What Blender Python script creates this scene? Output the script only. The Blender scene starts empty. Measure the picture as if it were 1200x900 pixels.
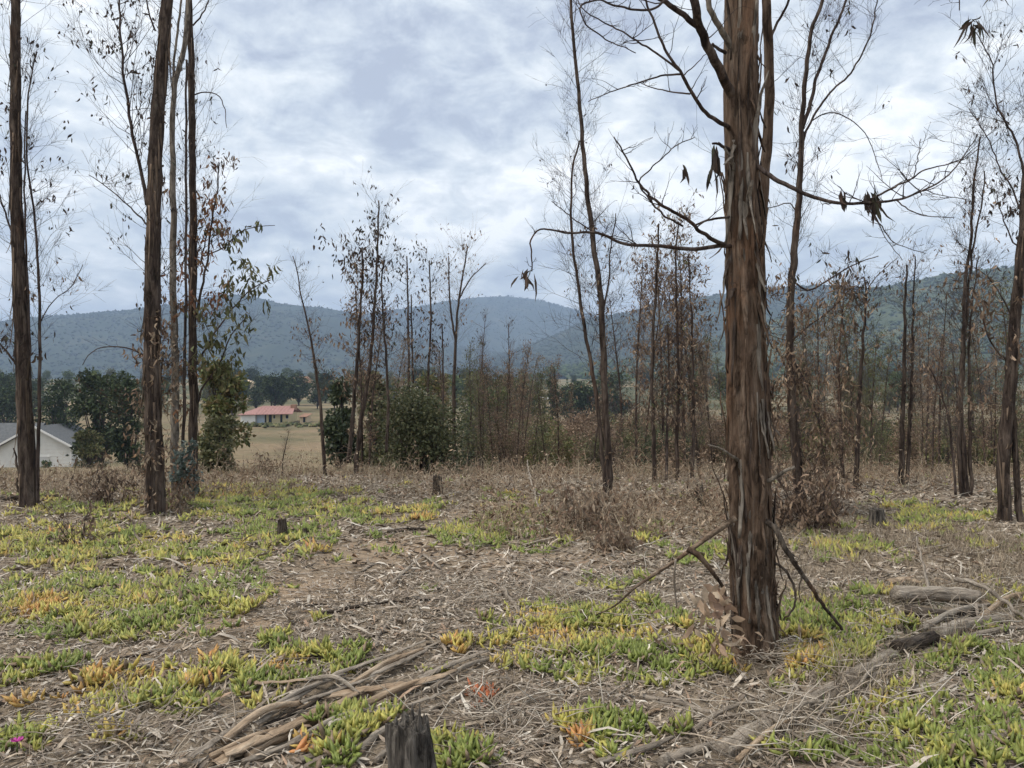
import bpy, math, random
import numpy as np
from mathutils import Matrix

# ------------------------------------------------------------------ scene, camera, sky, sun
sc = bpy.context.scene
COL = sc.collection
CAM_H = 1.6
FPX = 900.0                                   # focal length in pixels of a 1200 x 900 frame

cam_d = bpy.data.cameras.new('camera')
cam_d.sensor_width = 36.0
cam_d.lens = 27.0
cam_d.clip_start = 0.05
cam_d.clip_end = 20000.0
cam = bpy.data.objects.new('camera', cam_d)
COL.objects.link(cam)
cam.location = (0, 0, CAM_H)
cam.rotation_euler = (math.radians(90), 0, 0)
sc.camera = cam

sc.view_settings.view_transform = 'Standard'
sc.view_settings.look = 'None'
sc.view_settings.exposure = 1.15
sc.view_settings.gamma = 1.0
sc.cycles.use_denoising = True
sc.cycles.max_bounces = 6
sc.cycles.diffuse_bounces = 3
sc.cycles.volume_bounces = 0

SUN_EL, SUN_AZ = 60.0, -110.0                  # azimuth from +Y, negative = towards -X
world = bpy.data.worlds.new('World')
sc.world = world
world.use_nodes = True


def build_world():
    nt = world.node_tree
    for n in list(nt.nodes):
        nt.nodes.remove(n)
    N = lambda t, **k: _node(nt, t, **k)
    L = nt.links.new
    out = N('ShaderNodeOutputWorld')
    bg = N('ShaderNodeBackground')
    bg.inputs['Strength'].default_value = 0.080
    L(bg.outputs[0], out.inputs[0])
    sky = N('ShaderNodeTexSky')
    sky.sky_type = 'NISHITA'
    sky.sun_disc = False
    sky.sun_elevation = math.radians(SUN_EL)
    sky.sun_rotation = math.radians(SUN_AZ)
    sky.dust_density = 2.0
    tc = N('ShaderNodeTexCoord')
    sep = N('ShaderNodeSeparateXYZ')
    L(tc.outputs['Generated'], sep.inputs[0])
    zc = M(nt, 'MAXIMUM', sep.outputs[2], 0.0)
    zz = M(nt, 'ADD', zc, 0.30)
    px = M(nt, 'DIVIDE', sep.outputs[0], zz)
    py = M(nt, 'DIVIDE', sep.outputs[1], zz)
    cmb = N('ShaderNodeCombineXYZ')
    L(px, cmb.inputs[0]); L(py, cmb.inputs[1])
    cmb.inputs[2].default_value = 3.7

    def noise(scale, detail, rough, dist, off):
        mp = N('ShaderNodeMapping')
        mp.inputs['Location'].default_value = off
        L(cmb.outputs[0], mp.inputs[0])
        n = N('ShaderNodeTexNoise')
        n.inputs['Scale'].default_value = scale
        n.inputs['Detail'].default_value = detail
        n.inputs['Roughness'].default_value = rough
        n.inputs['Distortion'].default_value = dist
        L(mp.outputs[0], n.inputs['Vector'])
        return n.outputs['Fac']
    big = noise(1.9, 3.0, 0.5, 0.4, (3.1, 1.7, 0))
    mid = noise(6.2, 8.0, 0.64, 0.45, (0.4, 5.2, 1))
    fin = noise(17.0, 6.0, 0.6, 0.3, (7.4, 2.2, 2))
    s = M(nt, 'MULTIPLY', big, 0.50)
    s = M(nt, 'MULTIPLY_ADD', mid, 0.37, s)
    s = M(nt, 'MULTIPLY_ADD', fin, 0.16, s)
    rmp = N('ShaderNodeValToRGB')
    cr = rmp.color_ramp
    cr.elements[0].position = 0.415; cr.elements[0].color = (3.15, 3.48, 4.20, 1)
    cr.elements[1].position = 0.60; cr.elements[1].color = (8.8, 8.8, 8.7, 1)
    e = cr.elements.new(0.455); e.color = (3.95, 4.35, 4.95, 1)
    e = cr.elements.new(0.495); e.color = (5.0, 5.4, 5.75, 1)
    e = cr.elements.new(0.545); e.color = (6.5, 6.75, 6.85, 1)
    L(s, rmp.inputs[0])
    # thin veil low down, where the layer is seen edge on
    hz = M(nt, 'MULTIPLY', zc, -6.0)
    hz = M(nt, 'EXPONENT', hz, 0)
    hz = M(nt, 'MULTIPLY', hz, 0.65)
    mh = N('ShaderNodeMix'); mh.data_type = 'RGBA'
    L(hz, mh.inputs[0]); L(rmp.outputs[0], mh.inputs[6])
    mh.inputs[7].default_value = (5.2, 5.8, 6.3, 1)
    # clear sky shows faintly through the layer
    mx = N('ShaderNodeMix'); mx.data_type = 'RGBA'
    mx.inputs[0].default_value = 0.90
    L(sky.outputs[0], mx.inputs[6]); L(mh.outputs[2], mx.inputs[7])
    L(mx.outputs[2], bg.inputs[0])


def _node(nt, t, **k):
    n = nt.nodes.new(t)
    for a, b in k.items():
        setattr(n, a, b)
    return n


def M(nt, op, a, b, c=None):
    n = nt.nodes.new('ShaderNodeMath')
    n.operation = op
    for i, v in enumerate((a, b, c)):
        if v is None:
            continue
        if isinstance(v, (int, float)):
            n.inputs[i].default_value = v
        else:
            nt.links.new(v, n.inputs[i])
    return n.outputs[0]


build_world()
sun_d = bpy.data.lights.new('sun', 'SUN')
sun_d.energy = 1.5
sun_d.angle = math.radians(30)
sun_d.color = (1.0, 0.92, 0.80)
sun = bpy.data.objects.new('sun', sun_d)
COL.objects.link(sun)
sun.location = (-20, 10, 40)
sun.rotation_euler = (math.radians(90 - SUN_EL), 0, math.radians(180 - SUN_AZ))
# a sun lamp shines along its -Z: tilt about X then turn so the light comes from azimuth SUN_AZ

# ------------------------------------------------------------------ numeric helpers
rng = np.random.default_rng(7)
random.seed(7)


def lin(r, g, b, k=1.0):
    def f(c):
        c /= 255.0
        return c / 12.92 if c <= 0.04045 else ((c + 0.055) / 1.055) ** 2.4
    return np.array([f(r) * k, f(g) * k, f(b) * k])


def _h(ix, iy, iz, seed):
    h = (ix * 374761393 + iy * 668265263 + iz * 2147483647 + seed * 1274126177) & 0xFFFFFFFF
    h = ((h ^ (h >> 13)) * 1274126177) & 0xFFFFFFFF
    h = ((h ^ (h >> 16)) * 2246822519) & 0xFFFFFFFF
    return ((h ^ (h >> 15)) & 0xFFFFFF) / float(0xFFFFFF)


def vn3(x, y, z, seed=0):
    x, y, z = np.broadcast_arrays(np.asarray(x, float), np.asarray(y, float), np.asarray(z, float))
    ix = np.floor(x).astype(np.int64); iy = np.floor(y).astype(np.int64); iz = np.floor(z).astype(np.int64)
    fx, fy, fz = x - ix, y - iy, z - iz
    fx = fx * fx * (3 - 2 * fx); fy = fy * fy * (3 - 2 * fy); fz = fz * fz * (3 - 2 * fz)
    r = 0
    for dx in (0, 1):
        wx = fx if dx else 1 - fx
        for dy in (0, 1):
            wy = fy if dy else 1 - fy
            for dz in (0, 1):
                wz = fz if dz else 1 - fz
                r = r + wx * wy * wz * _h(ix + dx, iy + dy, iz + dz, seed)
    return r


def fbm(x, y, z=0.0, seed=0, octv=4, gain=0.5):
    a, s, t = 1.0, 0.0, 0.0
    for o in range(octv):
        s = s + a * vn3(np.asarray(x) * 2 ** o, np.asarray(y) * 2 ** o, np.asarray(z) * 2 ** o, seed + 17 * o)
        t += a
        a *= gain
    return s / t


def sp(x, w):
    return w * np.logaddexp(0, np.asarray(x, float) / w)


def H(x, y):
    """ground height"""
    x = np.asarray(x, float); y = np.asarray(y, float)
    z = -0.114 * (sp(y - 13.2, 1.2) - sp(y - 95, 8)) + 0.024 * (sp(y - 100, 8) - sp(y - 185, 8)) + 0.028 * (sp(y - 205, 25) - sp(y - 720, 60))
    near = np.exp(-np.maximum(y - 14, 0) / 10.0)
    z = z + near * (0.10 * (fbm(x * 0.55, y * 0.55, 0, 3, 3) - 0.5) + 0.035 * (vn3(x * 3.1, y * 3.1, 0, 5) - 0.5))
    z = z + (1 - near) * 0.9 * (fbm(x * 0.03, y * 0.03, 0, 9, 3) - 0.5)
    return z


def P(px, py, Y):
    return np.array([(px - 600.0) / FPX * Y, Y, CAM_H - (py - 450.0) / FPX * Y])


def G(px, py):
    """the ground point that the photograph shows at a pixel"""
    Y = np.linspace(1.5, 15, 1200)
    x = (px - 600.0) / FPX * Y
    d = CAM_H - (py - 450.0) / FPX * Y - H(x, Y)
    i = int(np.argmax(d <= 0)) if (d <= 0).any() else len(Y) - 1
    return np.array([x[i], Y[i], float(H(x[i], Y[i]))])


def norm(v):
    return v / np.maximum(np.linalg.norm(v, axis=-1, keepdims=True), 1e-9)


def spline(pts, n):
    """Catmull-Rom through the points (rows may carry extra columns such as radius), n samples"""
    p = np.asarray(pts, float)
    if len(p) == 2:
        t = np.linspace(0, 1, n)[:, None]
        return p[0] * (1 - t) + p[1] * t
    q = np.vstack([2 * p[0] - p[1], p, 2 * p[-1] - p[-2]])
    seg = np.linalg.norm(np.diff(p[:, :3], axis=0), axis=1)
    s = np.concatenate([[0], np.cumsum(seg)])
    u = np.linspace(0, s[-1], n)
    i = np.clip(np.searchsorted(s, u, side='right') - 1, 0, len(seg) - 1)
    t = ((u - s[i]) / np.maximum(seg[i], 1e-9))[:, None]
    a, b, c, d = q[i], q[i + 1], q[i + 2], q[i + 3]
    return 0.5 * (2 * b + (c - a) * t + (2 * a - 5 * b + 4 * c - d) * t ** 2 + (3 * b - a - 3 * c + d) * t ** 3)


class Geo:
    """collects vertices, faces and per-vertex colours, then links ONE mesh object"""
    def __init__(self):
        self.v, self.c, self.q, self.t, self.n = [], [], [], [], 0

    def add(self, v, quads=None, tris=None, col=None):
        v = np.asarray(v, float).reshape(-1, 3)
        self.v.append(v)
        if col is None:
            col = np.ones((len(v), 3)) * 0.2
        col = np.asarray(col, float)
        if col.ndim == 1:
            col = np.tile(col, (len(v), 1))
        self.c.append(col)
        if quads is not None and len(quads):
            self.q.append(np.asarray(quads, np.int64).reshape(-1, 4) + self.n)
        if tris is not None and len(tris):
            self.t.append(np.asarray(tris, np.int64).reshape(-1, 3) + self.n)
        self.n += len(v)
        return self

    def box(self, x0, x1, y0, y1, z0, z1, col=None):
        v = [(x0, y0, z0), (x1, y0, z0), (x1, y1, z0), (x0, y1, z0), (x0, y0, z1), (x1, y0, z1), (x1, y1, z1), (x0, y1, z1)]
        q = [(0, 3, 2, 1), (4, 5, 6, 7), (0, 1, 5, 4), (1, 2, 6, 5), (2, 3, 7, 6), (3, 0, 4, 7)]
        return self.add(v, q, col=col)

    def mesh(self, name, smooth=True, origin=None):
        v = np.vstack(self.v)
        if origin is not None:
            v = v - np.asarray(origin, float)[None, :3]
        c = np.vstack(self.c)
        q = np.vstack(self.q) if self.q else np.zeros((0, 4), np.int64)
        t = np.vstack(self.t) if self.t else np.zeros((0, 3), np.int64)
        me = bpy.data.meshes.new(name)
        me.vertices.add(len(v))
        me.vertices.foreach_set('co', v.astype(np.float32).ravel())
        loops = np.concatenate([q.ravel(), t.ravel()]).astype(np.int32)
        starts = np.concatenate([np.arange(len(q)) * 4, len(q) * 4 + np.arange(len(t)) * 3]).astype(np.int32)
        me.loops.add(len(loops))
        me.loops.foreach_set('vertex_index', loops)
        me.polygons.add(len(q) + len(t))
        me.polygons.foreach_set('loop_start', starts)
        me.polygons.foreach_set('use_smooth', np.full(len(q) + len(t), smooth, bool))
        a = me.attributes.new('col', 'FLOAT_COLOR', 'POINT')
        a.data.foreach_set('color', np.hstack([c, np.ones((len(c), 1))]).astype(np.float32).ravel())
        me.update(calc_edges=True)
        return me

    def obj(self, name, material, parent=None, origin=None, smooth=True, kind=None):
        if origin is None and parent is not None:
            origin = world_loc(parent)
        me = self.mesh(name, smooth, origin)
        me.materials.append(material)
        o = bpy.data.objects.new(name, me)
        COL.objects.link(o)
        if parent is not None:
            o.parent = parent
        elif origin is not None:
            o.location = tuple(float(a) for a in origin[:3])
        if kind:
            o['kind'] = kind
        return o


def obj_along(geo, name, material, a, b, parent=None):
    """links the mesh with its local Z along a->b, so that the grain follows the wood"""
    a = np.asarray(a, float)[:3]; z = norm(np.asarray(b, float)[:3] - a)
    x = norm(np.cross([0, 0, 1.0], z)); y = np.cross(z, x)
    R = np.stack([x, y, z], 1)
    geo.v = [(v - a) @ R for v in geo.v]
    me = geo.mesh(name); me.materials.append(material)
    o = bpy.data.objects.new(name, me)
    COL.objects.link(o)
    off = a - world_loc(parent) if parent is not None else a
    m = Matrix([[*R[0], off[0]], [*R[1], off[1]], [*R[2], off[2]], [0, 0, 0, 1]])
    if parent is not None:
        o.parent = parent
    o.matrix_basis = m
    return o


def world_loc(o):
    loc = np.array(o.location, float)
    if o.parent is not None:
        loc = loc + world_loc(o.parent)
    return loc


def tag(o, label, cat, group=None):
    o['label'] = label
    o['category'] = cat
    if group:
        o['group'] = group
    return o


def thing(name, label, cat, loc, group=None):
    o = bpy.data.objects.new(name, None)
    o.empty_display_size = 0.2
    COL.objects.link(o)
    o.location = tuple(float(a) for a in loc[:3])
    return tag(o, label, cat, group)


def tubes(geo, Pt, Rd, S=3, col=None):
    """Pt (T,K,3), Rd (T,K): many thin tubes at once"""
    Pt = np.asarray(Pt, float); Rd = np.asarray(Rd, float)
    T, K = Pt.shape[:2]
    if T == 0:
        return
    tan = norm(np.gradient(Pt, axis=1))
    ax = norm(Pt[:, -1] - Pt[:, 0])
    ref = np.where(np.abs(ax[:, 2:3]) < 0.8, np.array([[0, 0, 1.0]]), np.array([[1.0, 0.3, 0]]))
    n1 = norm(np.cross(tan, ref[:, None, :]))
    n2 = np.cross(tan, n1)
    th = np.arange(S) * 2 * math.pi / S
    ring = n1[:, :, None, :] * np.cos(th)[None, None, :, None] + n2[:, :, None, :] * np.sin(th)[None, None, :, None]
    V = Pt[:, :, None, :] + ring * Rd[:, :, None, None]
    k, s = np.meshgrid(np.arange(K - 1), np.arange(S), indexing='ij')
    s1 = (s + 1) % S
    q = np.stack([k * S + s, k * S + s1, (k + 1) * S + s1, (k + 1) * S + s], -1).reshape(-1, 4)
    Q = (q[None] + (np.arange(T) * K * S)[:, None, None]).reshape(-1, 4)
    tr = []
    for j in range(1, S - 1):                                   # end caps
        tr.append(np.array([0, j + 1, j])); tr.append((K - 1) * S + np.array([0, j, j + 1]))
    TR = (np.array(tr)[None] + (np.arange(T) * K * S)[:, None, None]).reshape(-1, 3)
    if col is not None:
        col = np.asarray(col, float)
        col = np.tile(col, (T * K * S, 1)) if col.ndim == 1 else np.repeat(col, K * S, axis=0)
    geo.add(V.reshape(-1, 3), Q, TR, col)


def leaves(geo, pos, d, L, W, col, fine=True, curl=0.25, nrm=None):
    """lance-shaped leaf blades; pos,d (N,3); L,W (N,); col (N,3)"""
    N = len(pos)
    if N == 0:
        return
    d = norm(np.asarray(d, float))
    r = norm(rng.normal(size=(N, 3))) if nrm is None else norm(np.asarray(nrm, float))
    side = norm(np.cross(d, r))
    up = np.cross(side, d)
    L = np.asarray(L, float)[:, None]; W = np.asarray(W, float)[:, None]
    cu = curl * L * rng.uniform(-1, 1, (N, 1))
    fold = W * rng.uniform(-0.5, 0.5, (N, 1))
    if fine:
        a = pos
        m1 = pos + d * L * 0.33 + up * cu * 0.5
        m2 = pos + d * L * 0.70 + up * cu * 0.55
        tip = pos + d * L + up * (-cu * 0.3) + side * W * rng.uniform(-1, 1, (N, 1))
        V = np.stack([a, m1 - side * W * .5 + up * fold, m1 + side * W * .5 + up * fold,
                      m2 - side * W * .38 + up * fold, m2 + side * W * .38 + up * fold, tip], 1)
        b = np.arange(N)[:, None] * 6
        T = np.concatenate([b + np.array([0, 2, 1]), b + np.array([3, 4, 5])])
        Q = b + np.array([1, 2, 4, 3])
        geo.add(V.reshape(-1, 3), Q, T, np.repeat(col, 6, axis=0))
    else:
        V = np.stack([pos, pos + d * L * .45 - side * W * .5 + up * cu, pos + d * L, pos + d * L * .45 + side * W * .5 + up * cu], 1)
        b = np.arange(N)[:, None] * 4
        geo.add(V.reshape(-1, 3), None, np.concatenate([b + np.array([0, 1, 2]), b + np.array([0, 2, 3])]), np.repeat(col, 4, axis=0))


def bark_tube(geo, pr, sides, rings, amp=0.12, seed=0, fu=5.0, fz=1.2, fine=0.5, cap=True, jag=0.0, col=None):
    """tapered trunk with lengthwise ridges; pr rows x,y,z,r"""
    s = spline(pr, rings)
    p, r = s[:, :3], np.maximum(s[:, 3], 0.002)
    tan = norm(np.gradient(p, axis=0))
    ax = norm(p[-1] - p[0])
    ref = np.array([0, 1.0, 0]) if abs(ax[1]) < 0.7 else np.array([0, 0, 1.0])
    n1 = norm(np.cross(tan, ref)); n2 = np.cross(n1, tan)
    th = np.linspace(0, 2 * math.pi, sides, endpoint=False)
    ln = np.concatenate([[0], np.cumsum(np.linalg.norm(np.diff(p, axis=0), axis=1))])
    C, Sn = np.cos(th)[None, :], np.sin(th)[None, :]
    tw = 0.25 * ln[:, None]
    cx, cy = np.cos(th[None, :] + tw), np.sin(th[None, :] + tw)
    zz = ln[:, None]
    a = vn3(cx * fu * .45, cy * fu * .45, zz * fz, seed)
    b = vn3(cx * fu, cy * fu, zz * fz * 2.2, seed + 1)
    c = vn3(cx * fu * 2.3, cy * fu * 2.3, zz * fz * 3.5, seed + 2)
    ridge = 1 - np.abs(2 * b - 1)
    step = np.clip((a - 0.45) * 6, 0, 1)
    dsp = amp * (0.5 * (step - 0.5) + 0.9 * (ridge - 0.6) + fine * (c - 0.5))
    R = r[:, None] * (1 + dsp)
    V = p[:, None, :] + n1[:, None, :] * (C * R)[..., None] + n2[:, None, :] * (Sn * R)[..., None]
    if jag > 0:
        m = np.clip((np.arange(rings) - rings * 0.6) / (rings * 0.4), 0, 1)[:, None]
        up = jag * (vn3(C * 3.1 + 4, Sn * 3.1, 0, seed + 7) - 0.35) + 0.4 * jag * (vn3(C * 8 + 4, Sn * 8, 0, seed + 8) - 0.5)
        V = V + (m * up)[..., None] * tan[-1][None, None, :]
    k, s_ = np.meshgrid(np.arange(rings - 1), np.arange(sides), indexing='ij')
    s1 = (s_ + 1) % sides
    q = np.stack([k * sides + s_, k * sides + s1, (k + 1) * sides + s1, (k + 1) * sides + s_], -1).reshape(-1, 4)
    V = V.reshape(-1, 3)
    tr = []
    if cap:
        sunk = (0.25 * jag) if jag else 0
        V = np.vstack([V, p[0], p[-1] - tan[-1] * sunk])
        n = rings * sides
        for i in range(sides):
            j = (i + 1) % sides
            tr.append((n, j, i)); tr.append((n + 1, (rings - 1) * sides + i, (rings - 1) * sides + j))
    geo.add(V, q, tr, col)
    return p, r


# ------------------------------------------------------------------ materials
def new_mat(name, rough=0.85, spec=0.25):
    m = bpy.data.materials.new(name)
    m.use_nodes = True
    nt = m.node_tree
    b = nt.nodes['Principled BSDF']
    b.inputs['Roughness'].default_value = rough
    b.inputs['Specular IOR Level'].default_value = spec
    return m, nt, b


def ramp(nt, fac, stops):
    n = nt.nodes.new('ShaderNodeValToRGB')
    e = n.color_ramp.elements
    e[0].position = stops[0][0]; e[0].color = (*stops[0][1], 1)
    e[1].position = stops[-1][0]; e[1].color = (*stops[-1][1], 1)
    for p_, c_ in stops[1:-1]:
        k = e.new(p_); k.color = (*c_, 1)
    nt.links.new(fac, n.inputs[0])
    return n.outputs[0]


def noise_node(nt, scale, detail=5, rough=0.55, dist=0.0, stretch=(1, 1, 1), coord='Object'):
    tc = nt.nodes.new('ShaderNodeTexCoord')
    mp = nt.nodes.new('ShaderNodeMapping')
    mp.inputs['Scale'].default_value = stretch
    nt.links.new(tc.outputs[coord], mp.inputs[0])
    n = nt.nodes.new('ShaderNodeTexNoise')
    n.inputs['Scale'].default_value = scale
    n.inputs['Detail'].default_value = detail
    n.inputs['Roughness'].default_value = rough
    n.inputs['Distortion'].default_value = dist
    nt.links.new(mp.outputs[0], n.inputs['Vector'])
    return n.outputs['Fac']


def bump(nt, b, fac, strength, dist):
    n = nt.nodes.new('ShaderNodeBump')
    n.inputs['Strength'].default_value = strength
    n.inputs['Distance'].default_value = dist
    nt.links.new(fac, n.inputs['Height'])
    nt.links.new(n.outputs[0], b.inputs['Normal'])


def mixc(nt, fac, a, b, mode='MIX'):
    n = nt.nodes.new('ShaderNodeMix')
    n.data_type = 'RGBA'
    n.blend_type = mode
    if isinstance(fac, (int, float)):
        n.inputs[0].default_value = fac
    else:
        nt.links.new(fac, n.inputs[0])
    for i, v in ((6, a), (7, b)):
        if isinstance(v, (tuple, list)):
            n.inputs[i].default_value = (*v, 1)
        else:
            nt.links.new(v, n.inputs[i])
    return n.outputs[2]


def attr_mat(name, rough=0.8, spec=0.2, var=0.35, vscale=30.0, trans=0.0):
    """colour from the mesh attribute 'col', broken up by fine noise"""
    m, nt, b = new_mat(name, rough, spec)
    at = nt.nodes.new('ShaderNodeAttribute')
    at.attribute_name = 'col'
    n = noise_node(nt, vscale, 3)
    g = ramp(nt, n, [(0.3, (1 - var,) * 3), (0.7, (1 + var * .6,) * 3)])
    c = mixc(nt, 1.0, at.outputs['Color'], g, 'MULTIPLY')
    nt.links.new(c, b.inputs['Base Color'])
    if trans > 0:
        tr = nt.nodes.new('ShaderNodeBsdfTranslucent')
        nt.links.new(c, tr.inputs[0])
        mx = nt.nodes.new('ShaderNodeMixShader')
        mx.inputs[0].default_value = trans
        nt.links.new(b.outputs[0], mx.inputs[1]); nt.links.new(tr.outputs[0], mx.inputs[2])
        nt.links.new(mx.outputs[0], nt.nodes['Material Output'].inputs[0])
    return m


def bark_mat(name, dark, mid, pale, rust, rust_amt=0.5, fib=28.0, crack=0.75):
    m, nt, b = new_mat(name, 0.92, 0.12)
    f1 = noise_node(nt, fib * .8, 8, 0.7, 0.5, (1, 1, 0.11))
    fl = noise_node(nt, fib * .55, 6, 0.65, 0.9, (1, 1, 0.38))
    f2 = noise_node(nt, fib * 3.2, 4, 0.6, 0.1, (1, 1, 0.05))
    big = noise_node(nt, 3.2, 4, 0.6, 0.6, (1, 1, 0.30))
    big2 = noise_node(nt, 5.5, 5, 0.6, 0.8, (1.3, 1.3, 0.22))
    c = ramp(nt, f1, [(0.30, dark), (0.48, mid), (0.72, pale)])
    c2 = ramp(nt, f1, [(0.30, tuple(0.45 * v for v in rust)), (0.62, rust)])
    rf = ramp(nt, big, [(0.62 - 0.22 * rust_amt, (0, 0, 0)), (0.78 - 0.22 * rust_amt, (1, 1, 1))])
    c = mixc(nt, rf, c, c2)
    pf = ramp(nt, big2, [(0.60, (0, 0, 0)), (0.70, (0.75,) * 3)])
    c = mixc(nt, pf, c, tuple(1.1 * v for v in pale))
    g = ramp(nt, f2, [(0.33, (0.6,) * 3), (0.6, (1.1,) * 3)])
    c = mixc(nt, 0.8, c, g, 'MULTIPLY')
    g = ramp(nt, fl, [(0.38, (0.25,) * 3), (0.47, (1.0,) * 3), (0.62, (1.3,) * 3)])
    c = mixc(nt, crack, c, g, 'MULTIPLY')
    nt.links.new(c, b.inputs['Base Color'])
    h = M(nt, 'MULTIPLY_ADD', f2, 0.5, f1)
    h = M(nt, 'MULTIPLY_ADD', fl, 1.2, h)
    bump(nt, b, h, 1.0, 0.018)
    return m


MAT = {}
MAT['bark'] = bark_mat('stringy_bark', (0.030, 0.020, 0.015), (0.105, 0.070, 0.049), (0.225, 0.170, 0.128), (0.215, 0.112, 0.062), 0.36)
MAT['bark_mid'] = bark_mat('brown_bark', (0.016, 0.012, 0.011), (0.058, 0.042, 0.034), (0.165, 0.130, 0.105), (0.10, 0.055, 0.037), 0.25, 22)
MAT['bark_pale'] = bark_mat('grey_bark', (0.06, 0.05, 0.043), (0.17, 0.145, 0.12), (0.34, 0.30, 0.25), (0.20, 0.13, 0.09), 0.2, 22)
MAT['bark_thin'] = bark_mat('thin_stem_bark', (0.020, 0.015, 0.014), (0.062, 0.046, 0.040), (0.15, 0.12, 0.105), (0.10, 0.055, 0.04), 0.3, 18)
MAT['deadwood'] = bark_mat('weathered_wood', (0.11, 0.09, 0.073), (0.28, 0.237, 0.192), (0.47, 0.415, 0.345), (0.30, 0.20, 0.125), 0.25, 30, 0.3)
MAT['darkwood'] = bark_mat('dark_deadwood', (0.018, 0.014, 0.012), (0.06, 0.047, 0.038), (0.15, 0.125, 0.10), (0.16, 0.08, 0.04), 0.3, 30)
MAT['tanwood'] = bark_mat('tan_peeled_wood', (0.17, 0.115, 0.076), (0.37, 0.275, 0.19), (0.54, 0.44, 0.33), (0.36, 0.20, 0.105), 0.5, 26, 0.3)
MAT['char'] = bark_mat('charred_wood', (0.014, 0.012, 0.011), (0.075, 0.066, 0.058), (0.24, 0.215, 0.185), (0.10, 0.08, 0.06), 0.2, 34)
MAT['twig'] = attr_mat('twig', 0.9, 0.1, 0.3, 12)
MAT['leaf'] = attr_mat('dry_leaf', 0.75, 0.2, 0.3, 25, 0.18)
MAT['green'] = attr_mat('green_leaf', 0.6, 0.3, 0.35, 8, 0.22)
MAT['succulent'] = attr_mat('ice_plant_leaf', 0.5, 0.35, 0.25, 40, 0.15)
MAT['litter'] = attr_mat('leaf_litter', 0.85, 0.15, 0.35, 40)
MAT['straw'] = attr_mat('dry_straw', 0.85, 0.15, 0.25, 10, 0.15)
MAT['forest'] = attr_mat('far_foliage', 0.9, 0.05, 0.5, 0.35)


def plain(name, c, rough=0.8, var=0.15, scale=3.0, bmp=0.0):
    m, nt, b = new_mat(name, rough)
    n = noise_node(nt, scale, 6)
    col = ramp(nt, n, [(0.3, tuple(v * (1 - var) for v in c)), (0.7, tuple(min(v * (1 + var), 1) for v in c))])
    nt.links.new(col, b.inputs['Base Color'])
    if bmp:
        bump(nt, b, n, bmp, 0.02)
    return m


MAT['white_wall'] = plain('white_painted_wall', (0.66, 0.65, 0.61), 0.8, 0.06, 1.5)
MAT['grey_roof'] = plain('grey_shingle_roof', (0.105, 0.110, 0.115), 0.85, 0.25, 4)
MAT['trim'] = plain('white_trim', (0.72, 0.71, 0.68), 0.6, 0.04)
MAT['grey_door'] = plain('pale_grey_door', (0.50, 0.50, 0.48), 0.6, 0.05)
MAT['brick'] = plain('red_brown_wood', (0.22, 0.09, 0.055), 0.8, 0.2)
MAT['red_roof'] = plain('faded_red_roof', (0.30, 0.165, 0.145), 0.75, 0.25)
MAT['yellow_wall'] = plain('cream_yellow_wall', (0.58, 0.50, 0.30), 0.8, 0.06)
MAT['blue_wall'] = plain('pale_blue_wall', (0.46, 0.55, 0.66), 0.8, 0.06)
MAT['tan_wall'] = plain('tan_wall', (0.52, 0.41, 0.28), 0.85, 0.1)
MAT['tan_roof'] = plain('brown_tile_roof', (0.26, 0.15, 0.10), 0.85, 0.15)
MAT['white_roof'] = plain('white_sheet_roof', (0.78, 0.79, 0.80), 0.5, 0.05)
MAT['glass'] = plain('dark_window_glass', (0.02, 0.024, 0.03), 0.15, 0.1)


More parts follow.
